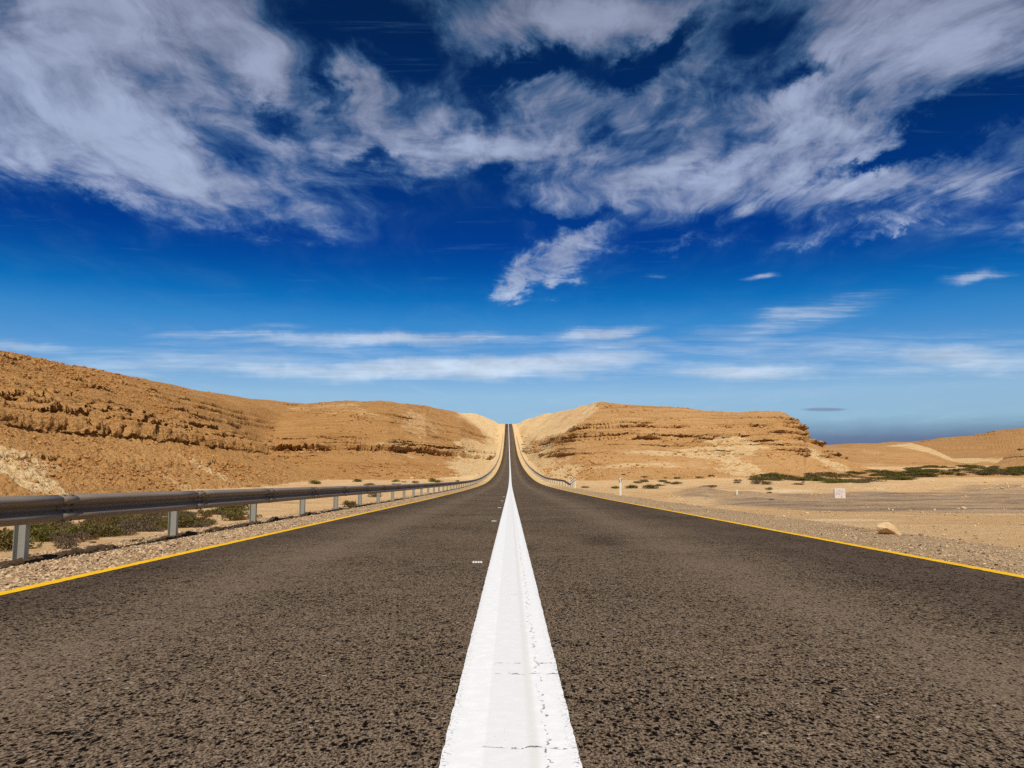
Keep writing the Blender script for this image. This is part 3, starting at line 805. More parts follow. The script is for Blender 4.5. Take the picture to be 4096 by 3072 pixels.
p = ground_at(3361, 1993)
sc = p[1] / F
e = empty('kilometre_stone', (p[0], p[1], p[2] - .01), -.03, 'white painted concrete kilometre stone numbered 575 beside the gravel lot', 'kilometre stone')
W_, H_ = 43 * sc, 39.5 * sc
b = MB()
r_ = .10 * W_
out = []
for cx_, cz_, a0 in ((W_ / 2 - r_, r_, -90), (W_ / 2 - r_, H_ - r_, 0), (-W_ / 2 + r_, H_ - r_, 90), (-W_ / 2 + r_, r_, 180)):
    for k_ in range(5):
        a = R(a0 + k_ * 22.5); out.append((cx_ + r_ * math.cos(a), cz_ + r_ * math.sin(a)))
b.prism(out, 0, .22 * W_)
bmesh.ops.bevel(b.bm, geom=[ed for ed in b.bm.edges if abs(ed.verts[0].co.y - ed.verts[1].co.y) < 1e-5], offset=.015, segments=2, affect='EDGES')
body_ = b.build('stone_body', M_stonewhite, e)
def flat(rects, name, mat, d=-.004):
    b = MB()
    for x0, x1, z0, z1 in rects: b.box(((x0 + x1) / 2 * W_, d / 2, (z0 + z1) / 2 * H_), ((x1 - x0) * W_, -d + .002, (z1 - z0) * H_))
    return b.build(name, mat, body_)
flat([(-.36, .34, .655, .70), (.10, .18, .12, .655), (.07, .21, .10, .18)], 'painted_arrow', M_faded)
flat([(-.15, .10, .80, .845)], 'painted_lettering', M_faded)
fc = bpy.data.curves.new('number', 'FONT'); fc.body = '575'; fc.size = .235 * H_; fc.extrude = .002; fc.align_x = 'CENTER'; fc.space_character = 1.25
fo = bpy.data.objects.new('number', fc); COL.objects.link(fo)
dg = bpy.context.evaluated_depsgraph_get()
me = bpy.data.meshes.new_from_object(fo.evaluated_get(dg)); bpy.data.objects.remove(fo); bpy.data.curves.remove(fc)
me.materials.clear()
no = link('number', me, M_digit, body_); no.rotation_euler = (R(90), 0, 0); no.location = (-.20 * W_, -.003, .355 * H_)

# ------------------------------------------------------------------ stones
def rock_mesh(name, seed, sub=2, flat_=.7, cuts=5):
    rr = random.Random(seed)
    bm = bmesh.new(); bmesh.ops.create_icosphere(bm, subdivisions=sub + 1, radius=.5)
    planes = []
    for _ in range(cuts):
        nrm = Vector((rr.uniform(-1, 1), rr.uniform(-1, 1), rr.uniform(-.6, 1))).normalized(); planes.append((nrm, rr.uniform(.24, .36)))
    for v_ in bm.verts:
        c = v_.co.copy()
        for nrm, d in planes:
            k_ = c.dot(nrm) - d
            if k_ > 0: c -= nrm * k_ * .93
        c *= 1 + .05 * math.sin(7 * c.x + seed) * math.cos(9 * c.y - seed) + rr.uniform(-.012, .012)
        v_.co = (c.x, c.y, c.z * flat_)
    me = bpy.data.meshes.new(name); bm.to_mesh(me); bm.free()
    me.materials.append(M_stone)
    return me
ROCKS = [rock_mesh('stone', s, 2, f_) for s, f_ in ((1, .7), (2, .6), (3, .85), (4, .55), (5, .75), (6, .9))]
def stone(px, py, wpx, label, group=None, hk=1.0, name='stone', i=None):
    p = ground_at(px, py)
    w = wpx / F * p[1]
    o = link(name, ROCKS[i if i is not None else random.randrange(6)])
    o.location = (p[0], p[1], p[2] + w * .17 * hk)
    o.scale = (w * 1.1, w * random.uniform(.7, 1.0), w * hk); o.rotation_euler = (random.uniform(-.2, .2), random.uniform(-.2, .2), random.uniform(0, 6.3))
    return tag(o, label, 'stone' if name == 'stone' else 'boulder', group)

# the big boulder on the edge of the right shoulder
def boulder():
    p = ground_at(3572, 2138)
    w = 94 / F * p[1]
    bm = bmesh.new(); bmesh.ops.create_icosphere(bm, subdivisions=4, radius=.5)
    pl = [((-.75, -.3, .75), .25), ((.62, -.15, .8), .23), ((.1, -1, .35), .30), ((-1, -.4, -.2), .42), ((.2, .9, .5), .3), ((.95, -.2, .2), .44), ((-.2, -.7, -.9), .30)]
    for v_ in bm.verts:
        c = v_.co.copy()
        for nrm, d in pl:
            nn = Vector(nrm).normalized(); k_ = c.dot(nn) - d
            if k_ > 0: c -= nn * k_ * .95
        c += c.normalized() * (.018 * math.sin(11 * c.x + 2) * math.cos(13 * c.z) + random.uniform(-.006, .006))
        v_.co = (c.x * 1.12, c.y * .8, c.z * .92)
    me = bpy.data.meshes.new('boulder'); bm.to_mesh(me); bm.free()
    o = link('boulder', me, M_stone)
    o.location = (p[0], p[1] + .1, p[2] + w * .20); o.scale = (w, w, w * .86); o.rotation_euler = (0, .34, .1)
    tag(o, 'large angular tan boulder lying on the edge of the right shoulder', 'boulder')
boulder()
SG = 'loose stones on the gravel lot'
for a in [(3456, 2032, 9, 'small white stone, left one of a close pair behind the boulder on the lot'), (3472, 2031, 8, 'small white stone, right one of a close pair behind the boulder on the lot'),
          (3554, 2038, 11, 'pale stone on the lot just beyond the boulder, nearer the pair'), (3571, 2042, 13, 'pale angular stone on the lot straight beyond the boulder'), (3643, 2043, 13, 'flat pale stone alone on the dark gravel right of the boulder'),
          (3689, 2049, 12, 'low grey stone on the near margin of the dark gravel'), (3738, 2042, 17, 'dark-sided block on the dark gravel, darkest of the loose stones'), (3856, 2034, 20, 'largest pale block among the loose stones on the dark gravel'),
          (3832, 2036, 14, 'flat white slab lying next to the largest pale block'), (3317, 2050, 11, 'pale stone on the sandy margin below the kilometre stone'), (3229, 2055, 17, 'buff stone on the sand, wider one left below the kilometre stone'),
          (3157, 2053, 13, 'buff stone on the sand, leftmost below the kilometre stone'), (3900, 2106, 16, 'tan stone on the pale sand right of the boulder'), (3731, 1926, 13, 'dark-faced stone on top of the pale bank behind the lot'), (3144, 1990, 6, 'small stone at the left end of the lot'),
          (3293, 1991, 7, 'small yellowish stone just left of the kilometre stone'), (3863, 1988, 12, 'flat pale stone on the far part of the lot'), (3280, 1978, 15, 'reddish stone in the low rubble left behind the kilometre stone')]:
    stone(*a, group=SG, hk=random.uniform(.75, 1.0))
stone(1649, 1916, 22, 'pale boulder at the foot of the sandy hill behind the left guardrail', None, .9, 'boulder')
stone(2697, 1995, 18, 'tallest pale block in the rubble beside the right shoulder', None, 1.15, 'boulder', 2)
for k_ in range(26):
    px = random.uniform(2640, 2745); py = 1992 + random.gauss(0, 5) + (px - 2690) * .12
    stone(px, py, random.uniform(4, 10), 'pale broken stone in the rubble heap beside the right shoulder', 'rubble heap beside the right shoulder')
for k_ in range(34):
    px = random.uniform(3920, 4110); py = 1948 + random.gauss(0, 7) - (px - 4000) * .03
    stone(px, py, random.uniform(5, 14), 'pale broken stone in the bank of rubble behind the far end of the lot', 'rubble bank behind the lot')
for k_ in range(16):
    px = random.uniform(3540, 3760); py = 1948 + random.gauss(0, 6)
    stone(px, py, random.uniform(4, 8), 'small stone in the pale bank behind the middle of the lot', 'stones in the pale bank')
for k_ in range(14):
    px = random.uniform(3190, 3270); py = 1976 + random.gauss(0, 3)
    stone(px, py, random.uniform(4, 9), 'small stone in the low rubble left of the kilometre stone', 'low rubble by the kilometre stone')

# gravel strewn over both shoulders: nobody could count it
def scatter_gravel(n, xa, xb, Da, Db, r0, r1, power=1.6):
    t = rng.random(n) ** power
    D = Da * (Db / Da) ** t
    X = rng.uniform(xa, xb, n)
    keep = (X / D > -.75) & (X / D < .75)
    D, X = D[keep], X[keep]; n = len(D)
    r = r0 * (r1 / r0) ** (rng.random(n) ** 2.6)
    return X, D, r
parts_ = [scatter_gravel(36000, -5.75, -3.87, 5.6, 45, .004, .029, 1.2), scatter_gravel(14000, 4.56, 7.4, 6.6, 50, .004, .024, 1.2), scatter_gravel(5000, 6.4, 26, 10, 70, .008, .05, .8), scatter_gravel(2500, -14, -5.7, 9, 60, .010, .05, .8)]
X = np.concatenate([a[0] for a in parts_]); D = np.concatenate([a[1] for a in parts_]); r = np.concatenate([a[2] for a in parts_])
on_paint = (X > XL) & (X < XR); r = np.where(on_paint, np.minimum(r, .012), r)
zz = np.where(on_paint, zroad(D) + camber(X), terrain(X, D)[0])
ico = bmesh.new(); bmesh.ops.create_icosphere(ico, subdivisions=1, radius=1)
iv = np.array([v_.co[:] for v_ in ico.verts]); ifc = np.array([[v_.index for v_ in f.verts] for f in ico.faces]); ico.free()
n = len(X); ang = rng.uniform(0, 6.28, n)
sh_ = rng.uniform(.42, 1.3, (n, 12, 3)) * np.array([1.1, .9, .62])
vv = iv[None] * sh_ * r[:, None, None]
cA, sA = np.cos(ang)[:, None], np.sin(ang)[:, None]
vv = np.stack([vv[..., 0] * cA - vv[..., 1] * sA + X[:, None], vv[..., 0] * sA + vv[..., 1] * cA + D[:, None], vv[..., 2] + (zz + r * .22)[:, None]], -1)
ff = (ifc[None] + (np.arange(n) * 12)[:, None, None]).reshape(-1, 3)
tag(link('gravel', np_mesh('gravel', vv.reshape(-1, 3), ff), M_gravel), 'loose pale gravel strewn along the road shoulders', 'gravel', None, 'stuff')

def scree(n, px0, px1, D0, D1, own, r0, r1, seed):
    g = np.random.default_rng(seed)
    u = np.array([ray(p, 1900)[0] for p in g.uniform(px0, px1, n)])
    D = D0 * (D1 / D0) ** g.random(n); x = u * D
    z, ow, wk, xr, _ = terrain(x, D)
    cl = fbm(x / 14, D / 14, 3, seed + 5)
    ok = np.isin(ow, own) & (wk < .5) & (cl > g.uniform(-.5, .5, n))
    if 1 in own: ok &= g.random(n) < sst(330, 150, D)
    x, D, z = x[ok], D[ok], z[ok]; m = len(x)
    r = r0 * (r1 / r0) ** (g.random(m) ** 2.5) * np.clip(D / 150, .75, 1.6)
    v = iv[None] * g.uniform(.4, 1.35, (m, 12, 3)) * np.array([1.1, 1.0, .8]) * r[:, None, None]
    a = g.uniform(0, 6.28, m); ca, sa = np.cos(a)[:, None], np.sin(a)[:, None]
    v = np.stack([v[..., 0] * ca - v[..., 1] * sa + x[:, None], v[..., 0] * sa + v[..., 1] * ca + D[:, None], v[..., 2] + (z + r * .1)[:, None]], -1)
    return v.reshape(-1, 3), m
sv = [scree(42000, -300, 1150, 70, 330, (1,), .07, .42, 301), scree(9000, 1000, 1900, 235, 600, (2,), .10, .42, 302), scree(11000, 2150, 3480, 245, 520, (3,), .10, .45, 303)]
m_ = sum(a[1] for a in sv)
def f_scree(t):
    r = t.n('ShaderNodeNewGeometry').outputs['Random Per Island']
    P = t.n('ShaderNodeNewGeometry').outputs['Position']
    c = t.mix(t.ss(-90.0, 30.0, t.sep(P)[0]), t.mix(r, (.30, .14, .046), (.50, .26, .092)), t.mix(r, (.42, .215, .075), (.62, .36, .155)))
    return c, .95, bump_of(t, t.noise(P, 6.0, 3, .6), .05, .6), {'spec': .1}
M_scree = material('hillside_scree', f_scree)
tag(link('scree', np_mesh('scree', np.concatenate([a[0] for a in sv]), (ifc[None] + (np.arange(m_) * 12)[:, None, None]).reshape(-1, 3)), M_scree), 'loose brown rocks strewn over the hillsides', 'scree', None, 'stuff')

# ------------------------------------------------------------------ desert bushes
def bush_meshes(seed, nleaf, nlump, leaf, flatness, spread):
    """foliage and branches of a bush about 1 m wide with its base at 0"""
    g = np.random.default_rng(seed)
    lumps = []
    for i in range(nlump):
        a, d = g.uniform(0, 6.28), math.sqrt(g.random()) * spread
        rr = g.uniform(.16, .30)
        lumps.append((d * math.cos(a), d * math.sin(a), flatness * g.uniform(.35, 1.0) * (1.05 - d), rr))
    L = np.array(lumps)
    k_ = g.integers(0, nlump, nleaf)
    d = g.normal(size=(nleaf, 3)); d /= np.linalg.norm(d, axis=1, keepdims=True)
    rad = L[k_, 3] * (.45 + .65 * g.random(nleaf) ** .5)
    c = L[k_, :3] + d * rad[:, None] * np.array([1, 1, .8])
    c[:, 2] = np.abs(c[:, 2]) + .01
    a = g.normal(size=(nleaf, 3)); a /= np.linalg.norm(a, axis=1, keepdims=True); a = a * .6 + d * .5 + np.array([0, 0, .3])
    b = np.cross(a, g.normal(size=(nleaf, 3))); b /= np.linalg.norm(b, axis=1, keepdims=True)
    s = leaf * g.uniform(.6, 1.5, nleaf)[:, None]
    v4 = np.stack([c - a * s, c + b * s * .38, c + a * s, c - b * s * .38], 1)
    f4 = np.arange(nleaf * 4).reshape(-1, 4)
    fol = np_mesh('foliage', v4.reshape(-1, 3), f4)
    mb = MB()
    for i in range(min(nlump, 14)):
        tip = L[i, :3] + np.array([0, 0, L[i, 3] * .6])
        mid = tip * np.array([.45, .45, .55])
        mb.cyl((L[i, 0] * .05, L[i, 1] * .05, -.05), mid, .016, .011, 5); mb.cyl(mid, tip, .011, .004, 5)
    bmesh.ops.recalc_face_normals(mb.bm, faces=mb.bm.faces)
    br = bpy.data.meshes.new('branches'); mb.bm.to_mesh(br); mb.bm.free(); br.materials.append(M_wood)
    return fol, br
KINDS = {}
for kn, mt, args in (('green', M_green, [(1, 1500, 16, .045, .42, .42), (2, 1300, 13, .05, .5, .38)]), ('olive', M_olive, [(3, 1300, 15, .04, .36, .44), (4, 1200, 12, .045, .42, .4)]),
                     ('grey', M_grey, [(5, 1300, 14, .04, .30, .44), (6, 1100, 12, .04, .36, .42)]), ('rusty', M_rust, [(7, 1000, 12, .04, .28, .44)])):
    KINDS[kn] = []
    for a in args:
        f_, b_ = bush_meshes(*a); f_.materials.append(mt); KINDS[kn].append((f_, b_))
LAB = {'green': 'leafy dark green desert bush', 'olive': 'olive-brown desert bush', 'grey': 'dry grey-brown desert bush', 'rusty': 'rusty brown dry desert bush'}
NB = [0]
def bush(x, y, w, kind, where, group, h=1.0, label=None, name='desert_bush', cat='bush'):
    f_, b_ = random.choice(KINDS[kind])
    e = empty(name, (x, y, ground_z(x, y) - .02 * w), random.uniform(0, 6.28), label or f'{LAB[kind]} {where}', cat, group)
    e.scale = (w, w * random.uniform(.8, 1.1), w * h)
    o = link('foliage', f_, None, e)
    if w / y * 829 > 9: link('branches', b_, None, e)
    NB[0] += 1
    return e
def pick(ws):
    return random.choices(['green', 'olive', 'grey', 'rusty'], ws)[0]

# single bushes that stand apart
for px, py, wpx, kd, lab, hh in [
        (268, 2197, 100, 'grey', 'round dry bush alone on bare sand behind the nearest guardrail post', .95),
        (165, 2165, 130, 'green', 'biggest dark green bush, right of the first guardrail post', .85), (20, 2172, 90, 'green', 'green bush at the very edge, left of the first guardrail post', .95),
        (285, 2150, 110, 'green', 'light green bush right of the biggest dark one', .75), (372, 2172, 22, 'grey', 'tiny dry tuft on bare sand between two guardrail posts', .9), (545, 2166, 45, 'grey', 'low grey tuft on the lip of the shoulder, left of the second post', .6),
        (940, 2042, 120, 'green', 'bright green bush under the rail left of the third post', .6), (1395, 2028, 70, 'olive', 'yellowish broom-like bush between two posts of the left guardrail', .75),
        (2343, 1952, 34, 'olive', 'small olive tuft on the bank behind the striped board', .55), (2462, 1953, 36, 'green', 'low green bush left of the taller delineator post', .5), (2525, 1955, 52, 'green', 'low green bush right of the taller delineator post', .55),
        (2600, 1953, 62, 'green', 'wide dark green bush against the sandy bank', .5), (2640, 1944, 40, 'grey', 'grey bush behind the wide dark green bush', .55), (2495, 1900, 20, 'olive', 'lone dark bush at the foot of the banded hill', .5), (2550, 1935, 22, 'grey', 'small grey bush behind the taller delineator post', .7),
        (3076, 1960, 34, 'grey', 'grey bush on a hummock right of the short marker post', .75), (3080, 1973, 26, 'olive', 'dark tuft below the grey hummock bush', .5), (3086, 2000, 18, 'rusty', 'small rusty tuft at the left end of the gravel lot', .6),
        (3500, 1958, 10, 'olive', 'tiny tuft on the pale bank behind the lot', .5)]:
    p = ground_at(px, py); bush(p[0], p[1], wpx / F * p[1], kd, '', None, hh, lab)
# the wadi behind the left guardrail
n_ = 0
while n_ < 138:
    px = random.uniform(-120, 1080) if random.random() < .5 else random.uniform(330, 760); t = random.random()
    lo = 2200 - max(px, 0) * .115; hi = 2092 - max(px, 0) * .06
    py = lo + (hi - lo) * t + random.gauss(0, 5)
    p = ground_at(px, py)
    if p[0] > -9.5 or p[1] > 95: continue
    w = random.uniform(.55, 1.6) * (1 if random.random() < .85 else 1.4)
    bush(p[0], p[1], w, pick([.18, .28, .38, .16]), 'in the scrub behind the near left guardrail', 'scrub behind the left guardrail', random.uniform(.5, .85)); n_ += 1
n_ = 0
while n_ < 24:
    y = random.uniform(75, 215); x = -random.uniform(11, 11 + y * .19)
    if terrain(np.array([x]), np.array([y]))[0][0] > 1.4: continue
    bush(x, y, random.uniform(.9, 2.6), pick([.2, .3, .4, .1]), 'between the far left guardrail and the sandy hill', 'scattered bushes by the sandy hill', random.uniform(.6, .9)); n_ += 1
# the thicket across the valley on the right
band_ = [(3010, 1921, 1908), (3150, 1925, 1902), (3300, 1933, 1894), (3420, 1934, 1888), (3560, 1926, 1880), (3640, 1922, 1872), (3750, 1903, 1866), (3900, 1900, 1860), (4100, 1899, 1875)]
bx = [b[0] for b in band_]
n_ = 0
while n_ < 185:
    px = random.uniform(3010, 4150)
    py = random.uniform(np.interp(px, bx, [b[2] for b in band_]), np.interp(px, bx, [b[1] for b in band_]))
    p = ground_at(px, py)
    if not 110 < p[1] < 620: continue
    bush(p[0], p[1], random.uniform(3.2, 8.0) * (p[1] / 300) ** .5, pick([.34, .42, .21, .03]), 'in the thicket across the right-hand valley', 'thicket across the right-hand valley', random.uniform(.22, .42), None, 'thicket_shrub', 'shrub'); n_ += 1
for k_ in range(20):
    px = random.uniform(2480, 3240); py = random.uniform(1908, 1952 - abs(px - 2800) * .02)
    p = ground_at(px, py)
    if p[0] < 12: continue
    bush(p[0], p[1], random.uniform(1.0, 2.4) * (p[1] / 180) ** .5, pick([.12, .38, .45, .05]), 'dotted along the flat below the banded hill', 'bushes below the banded hill', random.uniform(.45, .8))
for px, py in ((1990, 1745), (2090, 1747), (2105, 1752), (2100, 1768), (2112, 1812), (1915, 1897), (2270, 1900)):
    p = ground_at(px, py); bush(p[0], p[1], 12 / F * p[1], 'olive', 'on the pale slope of the road cut', 'tufts on the road cut', .5)

# ------------------------------------------------------------------ camera, sun, sky
cam = bpy.data.cameras.new('camera'); co = bpy.data.objects.new('camera', cam); COL.objects.link(co)
cam.sensor_width = 36; cam.sensor_fit = 'HORIZONTAL'; cam.lens = 36 * F / 4096
cam.clip_start = .05; cam.clip_end = 60000
co.location = (0, 0, EYE); co.rotation_euler = (R(90) + TH, 0, -YAW)
S.camera = co

SUN = Vector((.035, -.68, 1.0)).normalized()
elev = math.asin(SUN.z); azim = math.atan2(SUN.x, SUN.y)
sl = bpy.data.lights.new('sun', 'SUN'); sl.energy = 4.2; sl.angle = R(.53); sl.color = (1.0, .93, .82)
so = bpy.data.objects.new('sun', sl); COL.objects.link(so); so.rotation_euler = SUN.to_track_quat('Z', 'Y').to_euler()

w = bpy.data.worlds.new('World'); S.world = w; w.use_nodes = True
t = NT(w.node_tree)
d = t.n('ShaderNodeTexCoord').outputs['Generated']
dx, dy, dz_ = t.sep(d)
yy = t.m('MAXIMUM', dy, .12)
u_ = t.m('DIVIDE', dx, yy); v_ = t.m('DIVIDE', dz_, yy)
sky = t.n('ShaderNodeTexSky', sky_type='NISHITA')
sky.sun_disc = False; sky.sun_elevation = elev; sky.sun_rotation = azim; sky.air_density = 1.0; sky.dust_density = .3; sky.ozone_density = 3.0; sky.altitude = 300
# a polarising filter's deepened blue, by height above the horizon
hgt_ = t.m('MAXIMUM', dz_, 0.0)
ramp = t.n('ShaderNodeValToRGB', {0: t.mul(hgt_, 1.9)})
cr = ramp.color_ramp
STOPS = [(0.0, (.40, .60, .92)), (.10, (.50, .68, .88)), (.144, (.60, .74, .90)), (.191, (.70, .83, .96)), (.276, (.33, .68, .98)), (.355, (.13, .58, .95)), (.403, (.02, .42, .84)), (.475, (.005, .235, .66)), (.529, (.004, .16, .57)), (.736, (.005, .126, .378)), (1.0, (.012, .10, .25))]
cr.elements[0].position = STOPS[0][0]; cr.elements[0].color = (*STOPS[0][1], 1)
cr.elements[1].position = STOPS[-1][0]; cr.elements[1].color = (*STOPS[-1][1], 1)
for p_, c_ in STOPS[1:-1]:
    el = cr.elements.new(p_); el.color = (*c_, 1)
base = t.mix(1.0, sky.outputs[0], ramp.outputs[0], 'MULTIPLY')
# cloud sheet: layout by soft ellipses, fibres by noise on the plane of the sheet
zq = t.add(t.m('MAXIMUM', dz_, 0.0), .07)
pl = t.comb(t.m('DIVIDE', dx, zq), t.m('DIVIDE', dy, zq), 0.0)
warpn = t.n('ShaderNodeTexNoise', {'Vector': pl, 'Scale': 1.3, 'Detail': 3.0}).outputs[1]
plw = t.vm('ADD', pl, t.vm('MULTIPLY', t.vm('SUBTRACT', warpn, (.5, .5, .5)), (.55, .55, 0)))
fib = t.noise(t.map(plw, (1.0, .5, 1), rot=(0, 0, R(-14))), 2.8, 10, .62, .12)
fib2 = t.noise(t.map(plw, (1.0, .30, 1), rot=(0, 0, R(12))), 6.5, 9, .66, .2)
puff = t.noise(plw, 1.9, 10, .60, .1)
fib3 = t.noise(t.map(plw, (.35, 1.0, 1), rot=(0, 0, R(25))), 12.0, 6, .7, .3)
wuv = t.n('ShaderNodeTexNoise', {'Vector': t.comb(u_, v_, 0.0), 'Scale': 7.0, 'Detail': 6.0, 'Roughness': .62}).outputs[1]
wu, wv_, _ = t.sep(t.vm('SUBTRACT', wuv, (.5, .5, .5)))
fw = t.sep(t.vm('SUBTRACT', t.n('ShaderNodeTexNoise', {'Vector': t.map(plw, (1.0, .45, 1)), 'Scale': 9.0, 'Detail': 6.0, 'Roughness': .7}).outputs[1], (.5, .5, .5)))
ue = t.add(u_, t.mul(wu, .17), t.mul(fw[0], .06)); ve = t.add(v_, t.mul(wv_, .12), t.mul(fw[1], .06))
def ell(cx_, cy_, rx, ry, rot=0.0, amt=1.0, uu=None, vv=None):
    """soft ellipse centred on a photo position (2212-wide view), radii in its pixels"""
    k_ = 4096 / 2212
    a, b = ray(cx_ * k_, cy_ * k_); px = k_ / F
    c, s = math.cos(R(rot)), math.sin(R(rot))
    x_ = t.m('SUBTRACT', uu or ue, a); y_ = t.m('SUBTRACT', vv or ve, b)
    A = t.m('DIVIDE', t.add(t.mul(x_, c), t.mul(y_, s)), rx * px); B = t.m('DIVIDE', t.add(t.mul(x_, -s), t.mul(y_, c)), ry * px)
    return t.mul(t.ss(1.0, .0, t.m('SQRT', t.add(t.mul(A, A), t.mul(B, B)))), amt)
# lower edge of the sheet across the view
EDGE = [(-300, 400), (0, 430), (180, 470), (540, 505), (700, 500), (790, 470), (900, 425), (1010, 425), (1090, 440), (1260, 450), (1400, 480), (1550, 485), (1750, 505), (2000, 500), (2212, 510), (2600, 500)]
er = t.n('ShaderNodeValToRGB', {0: t.m('DIVIDE', t.add(ue, .85), 1.7)}); er.color_ramp.interpolation = 'EASE'
pe = [(((ray(a * 4096 / 2212, b * 4096 / 2212)[0]) + .85) / 1.7, ray(a * 4096 / 2212, b * 4096 / 2212)[1]) for a, b in EDGE]
er.color_ramp.elements[0].position = pe[0][0]; er.color_ramp.elements[0].color = (pe[0][1],) * 3 + (1,)
er.color_ramp.elements[1].position = pe[-1][0]; er.color_ramp.elements[1].color = (pe[-1][1],) * 3 + (1,)
for p_, v0 in pe[1:-1]: er.color_ramp.elements.new(p_).color = (v0,) * 3 + (1,)
cover = t.ss(-.03, .075, t.m('SUBTRACT', ve, er.outputs[0]))
HIGH = [(150, 60, 400, 260, 0, .45), (60, 270, 330, 200, -15, .40), (250, 330, 300, 140, -15, .3), (480, 400, 360, 110, -12, .30), (640, 480, 240, 50, -8, .25), (570, 160, 110, 80, 0, .5), (800, 210, 90, 190, 20, .35), (930, 320, 230, 100, -10, .30),
        (1090, 300, 110, 190, 28, .25), (1200, 330, 200, 90, 20, .2), (1230, 40, 380, 90, 6, .55), (1330, 400, 300, 70, 10, .25), (1560, 270, 400, 60, 32, .35), (1800, 260, 460, 60, 28, .45), (1600, 410, 420, 70, 12, .35), (1960, 400, 460, 60, 16, .45),
        (2080, 50, 330, 130, 16, .65), (1900, 490, 420, 30, 12, .3), (1210, 550, 210, 70, 30, .9), (1130, 610, 110, 60, 35, .55), (1170, 540, 110, 40, 10, .3), (1450, 515, 180, 20, 12, .5), (1880, 525, 160, 16, 18, .4)]
HOLES = [(760, 30, 240, 95, -6, -1.1), (900, 110, 110, 90, 20, -.9), (1150, 160, 220, 40, 5, -.95), (1040, 220, 70, 60, 20, -.7), (600, 245, 120, 45, -25, -.62), (735, 160, 50, 80, 10, -.8), (1440, 95, 210, 48, 38, -.95), (1330, 175, 120, 40, 10, -.7), (1690, 140, 170, 60, 14, -.75), (1640, 60, 120, 60, 30, -.45),
         (2060, 260, 260, 60, 24, -1.0), (2190, 210, 120, 60, 24, -.7), (1900, 345, 260, 34, 20, -.7), (1480, 215, 110, 40, 25, -.4), (1290, 275, 60, 40, 0, -.5), (1480, 360, 60, 22, 20, -.4), (830, 345, 90, 32, 5, -.65), (1055, 375, 45, 50, 0, -.75), (960, 250, 40, 80, 10, -.35), (200, 440, 130, 36, -14, -.55), (1250, 470, 190, 20, 2, -.4), (2120, 440, 130, 26, 16, -.35), (330, 30, 160, 40, -30, -.3), (480, 300, 120, 40, -10, -.25)]
mask = t.mul(cover, .52)
for a in HIGH: mask = t.add(mask, ell(*a))
mask = t.m('MINIMUM', mask, 1.0)
for a in HOLES: mask = t.add(mask, ell(a[0], a[1], a[2] * 1.25, a[3] * 1.3, a[4], a[5] * .84))
tex = t.add(t.mul(t.m('SUBTRACT', fib, .5), 1.9), t.mul(t.m('SUBTRACT', fib2, .5), 1.65), t.mul(t.m('SUBTRACT', puff, .5), 2.3), t.mul(t.m('SUBTRACT', fib3, .5), .35))
dens = t.add(t.mul(mask, 1.05), t.mul(tex, t.ss(-.2, .35, mask)), .0)
dens = t.mul(t.m('POWER', t.ss(-.12, 1.36, dens), 1.1), .96)
# thin veil streaks near the horizon
pls = t.comb(t.mul(u_, 1.0), t.mul(v_, 9.0), 0.0)
sw = t.n('ShaderNodeTexNoise', {'Vector': pls, 'Scale': 2.5, 'Detail': 3.0}).outputs[1]
plsw = t.vm('ADD', t.comb(u_, t.mul(v_, 13.0), 0.0), t.vm('MULTIPLY', t.vm('SUBTRACT', sw, (.5, .5, .5)), (.25, .5, 0)))
st = t.add(t.mul(t.noise(plsw, 4.2, 9, .66, .3), .6), t.mul(t.noise(t.comb(u_, t.mul(v_, 22.0), .3), 7.0, 8, .68, .5), .4))
LOW = [(960, 797, 700, 44, 1, 1.05), (640, 800, 420, 34, 0, .8), (1150, 800, 420, 40, 0, .7), (850, 737, 620, 30, 0, .8), (600, 730, 480, 22, -1, .6), (1290, 722, 190, 32, 4, .85), (1330, 745, 300, 24, 0, .6), (1620, 800, 420, 38, 0, .8), (2080, 775, 330, 60, -6, .75), (1720, 690, 400, 60, 14, .6), (1600, 750, 420, 40, 4, .45), (1000, 765, 700, 40, 0, .35), (1560, 715, 250, 30, 8, .45), (300, 790, 480, 46, 0, .45),
       (60, 750, 220, 26, -4, .55), (600, 775, 1100, 80, 0, .42), (1800, 765, 800, 90, 4, .42), (2110, 598, 150, 26, 9, .8), (1655, 597, 70, 13, 0, .85), (1400, 597, 60, 12, 0, .35), (600, 705, 160, 14, 0, .4), (1290, 780, 260, 44, 0, .75), (1900, 800, 400, 40, 0, .45)]
ulow = t.add(u_, t.mul(wu, .10)); vlow = t.add(v_, t.mul(wv_, .035))
lm = None
for a in LOW:
    e_ = ell(*a, uu=ulow, vv=vlow); lm = e_ if lm is None else t.m('MAXIMUM', lm, e_)
low = t.mul(t.ss(-.02, 1.25, t.add(t.mul(lm, 1.30), t.mul(t.m('SUBTRACT', st, .5), 2.3), -.10)), .90)
alpha = t.m('MAXIMUM', dens, low)
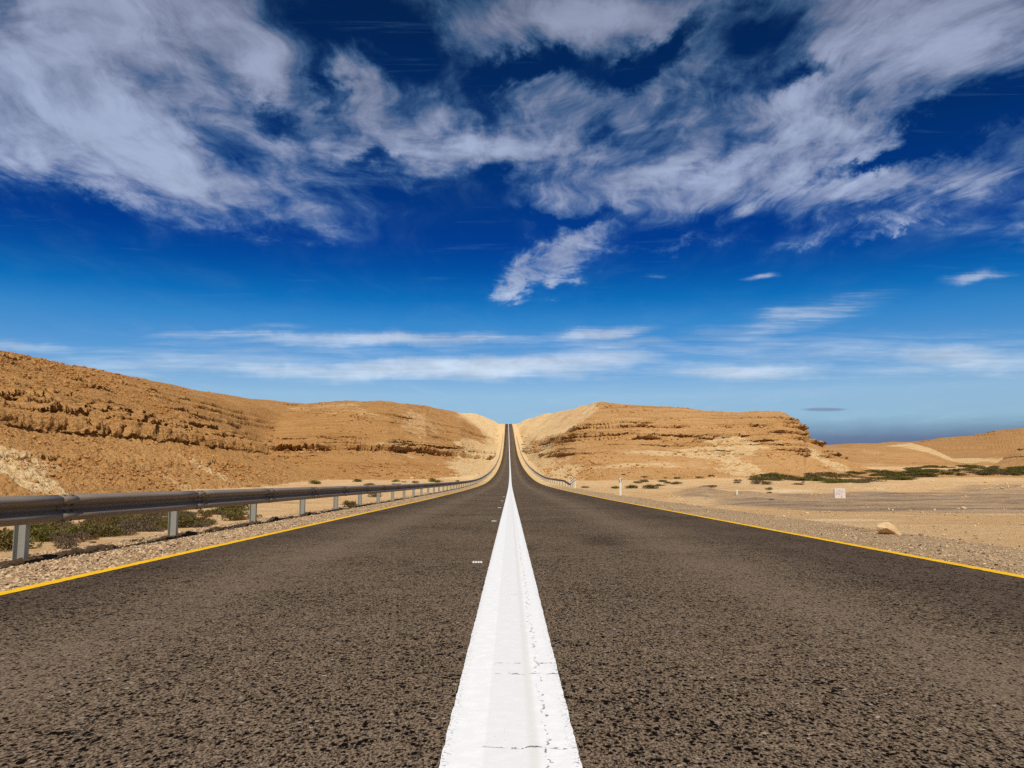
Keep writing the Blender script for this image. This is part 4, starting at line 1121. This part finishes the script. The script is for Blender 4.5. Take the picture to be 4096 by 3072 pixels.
# behind the camera the sheet just thins out
alpha = t.mul(alpha, t.ss(.0, .3, dy))
cramp = t.n('ShaderNodeValToRGB', {0: t.mul(hgt_, 1.9)})
cr = cramp.color_ramp
cr.elements[0].position = .0; cr.elements[0].color = (.62, .74, .84, 1)
cr.elements[1].position = 1.0; cr.elements[1].color = (.27, .31, .44, 1)
for p_, c_ in ((.22, (.62, .73, .86)), (.45, (.42, .51, .70)), (.7, (.35, .42, .60))):
    el = cr.elements.new(p_); el.color = (*c_, 1)
shade = t.add(.78, t.mul(t.ss(.3, .7, puff), .26), t.mul(t.ss(.35, .7, fib2), .14))
ccol = t.mix(1.0, cramp.outputs[0], t.comb(shade, shade, shade), 'MULTIPLY')
ccol = t.mix(t.m('MAXIMUM', t.ss(.05, .62, alpha), t.ss(.22, .15, v_)), (.13, .33, .60), ccol)
SKY_GAIN = .10
skyc = t.n('ShaderNodeVectorMath', {0: base, 'Scale': SKY_GAIN}, operation='SCALE').outputs[0]
colr = t.mix(alpha, skyc, ccol)
# grey tone added to the unseen sky, behind and overhead, to neutralise blue fill
fill_veil = t.mul(t.ss(.66, .05, dy), t.add(.55, t.mul(t.m('SUBTRACT', puff, .5), .8)))
colr = t.mix(fill_veil, colr, (.17, .155, .135))
# a slate-blue bank of far cloud low in the valley gap on the right, and one small dark lens of cloud
bank = t.mul(t.ss(.083, .046, t.add(v_, t.mul(wv_, .022), t.mul(t.m('SUBTRACT', st, .5), .012))), t.ss(.16, .38, u_), .9)
colr = t.mix(bank, colr, (.108, .150, .275))
lens = t.mul(t.ss(1.0, .5, t.m('SQRT', t.add(t.m('POWER', t.m('DIVIDE', t.m('SUBTRACT', ulow, ray(3285, 1638)[0]), .036), 2.0), t.m('POWER', t.m('DIVIDE', t.m('SUBTRACT', v_, ray(3285, 1638)[1]), .0028), 2.0)))), .75)
colr = t.mix(lens, colr, (.20, .26, .40))
# sky and clouds were mixed at display exposure; hand them to the Background at its physical scale
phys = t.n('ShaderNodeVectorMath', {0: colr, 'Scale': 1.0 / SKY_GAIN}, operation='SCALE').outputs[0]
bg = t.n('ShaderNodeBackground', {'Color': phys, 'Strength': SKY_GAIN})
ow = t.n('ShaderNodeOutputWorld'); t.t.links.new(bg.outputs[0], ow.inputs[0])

S.render.engine = 'CYCLES'
S.cycles.use_denoising = False
S.cycles.max_bounces = 6
S.view_settings.view_transform = 'Standard'; S.view_settings.look = 'None'
S.view_settings.exposure = 0; S.view_settings.gamma = 1
print('bushes', NB[0])
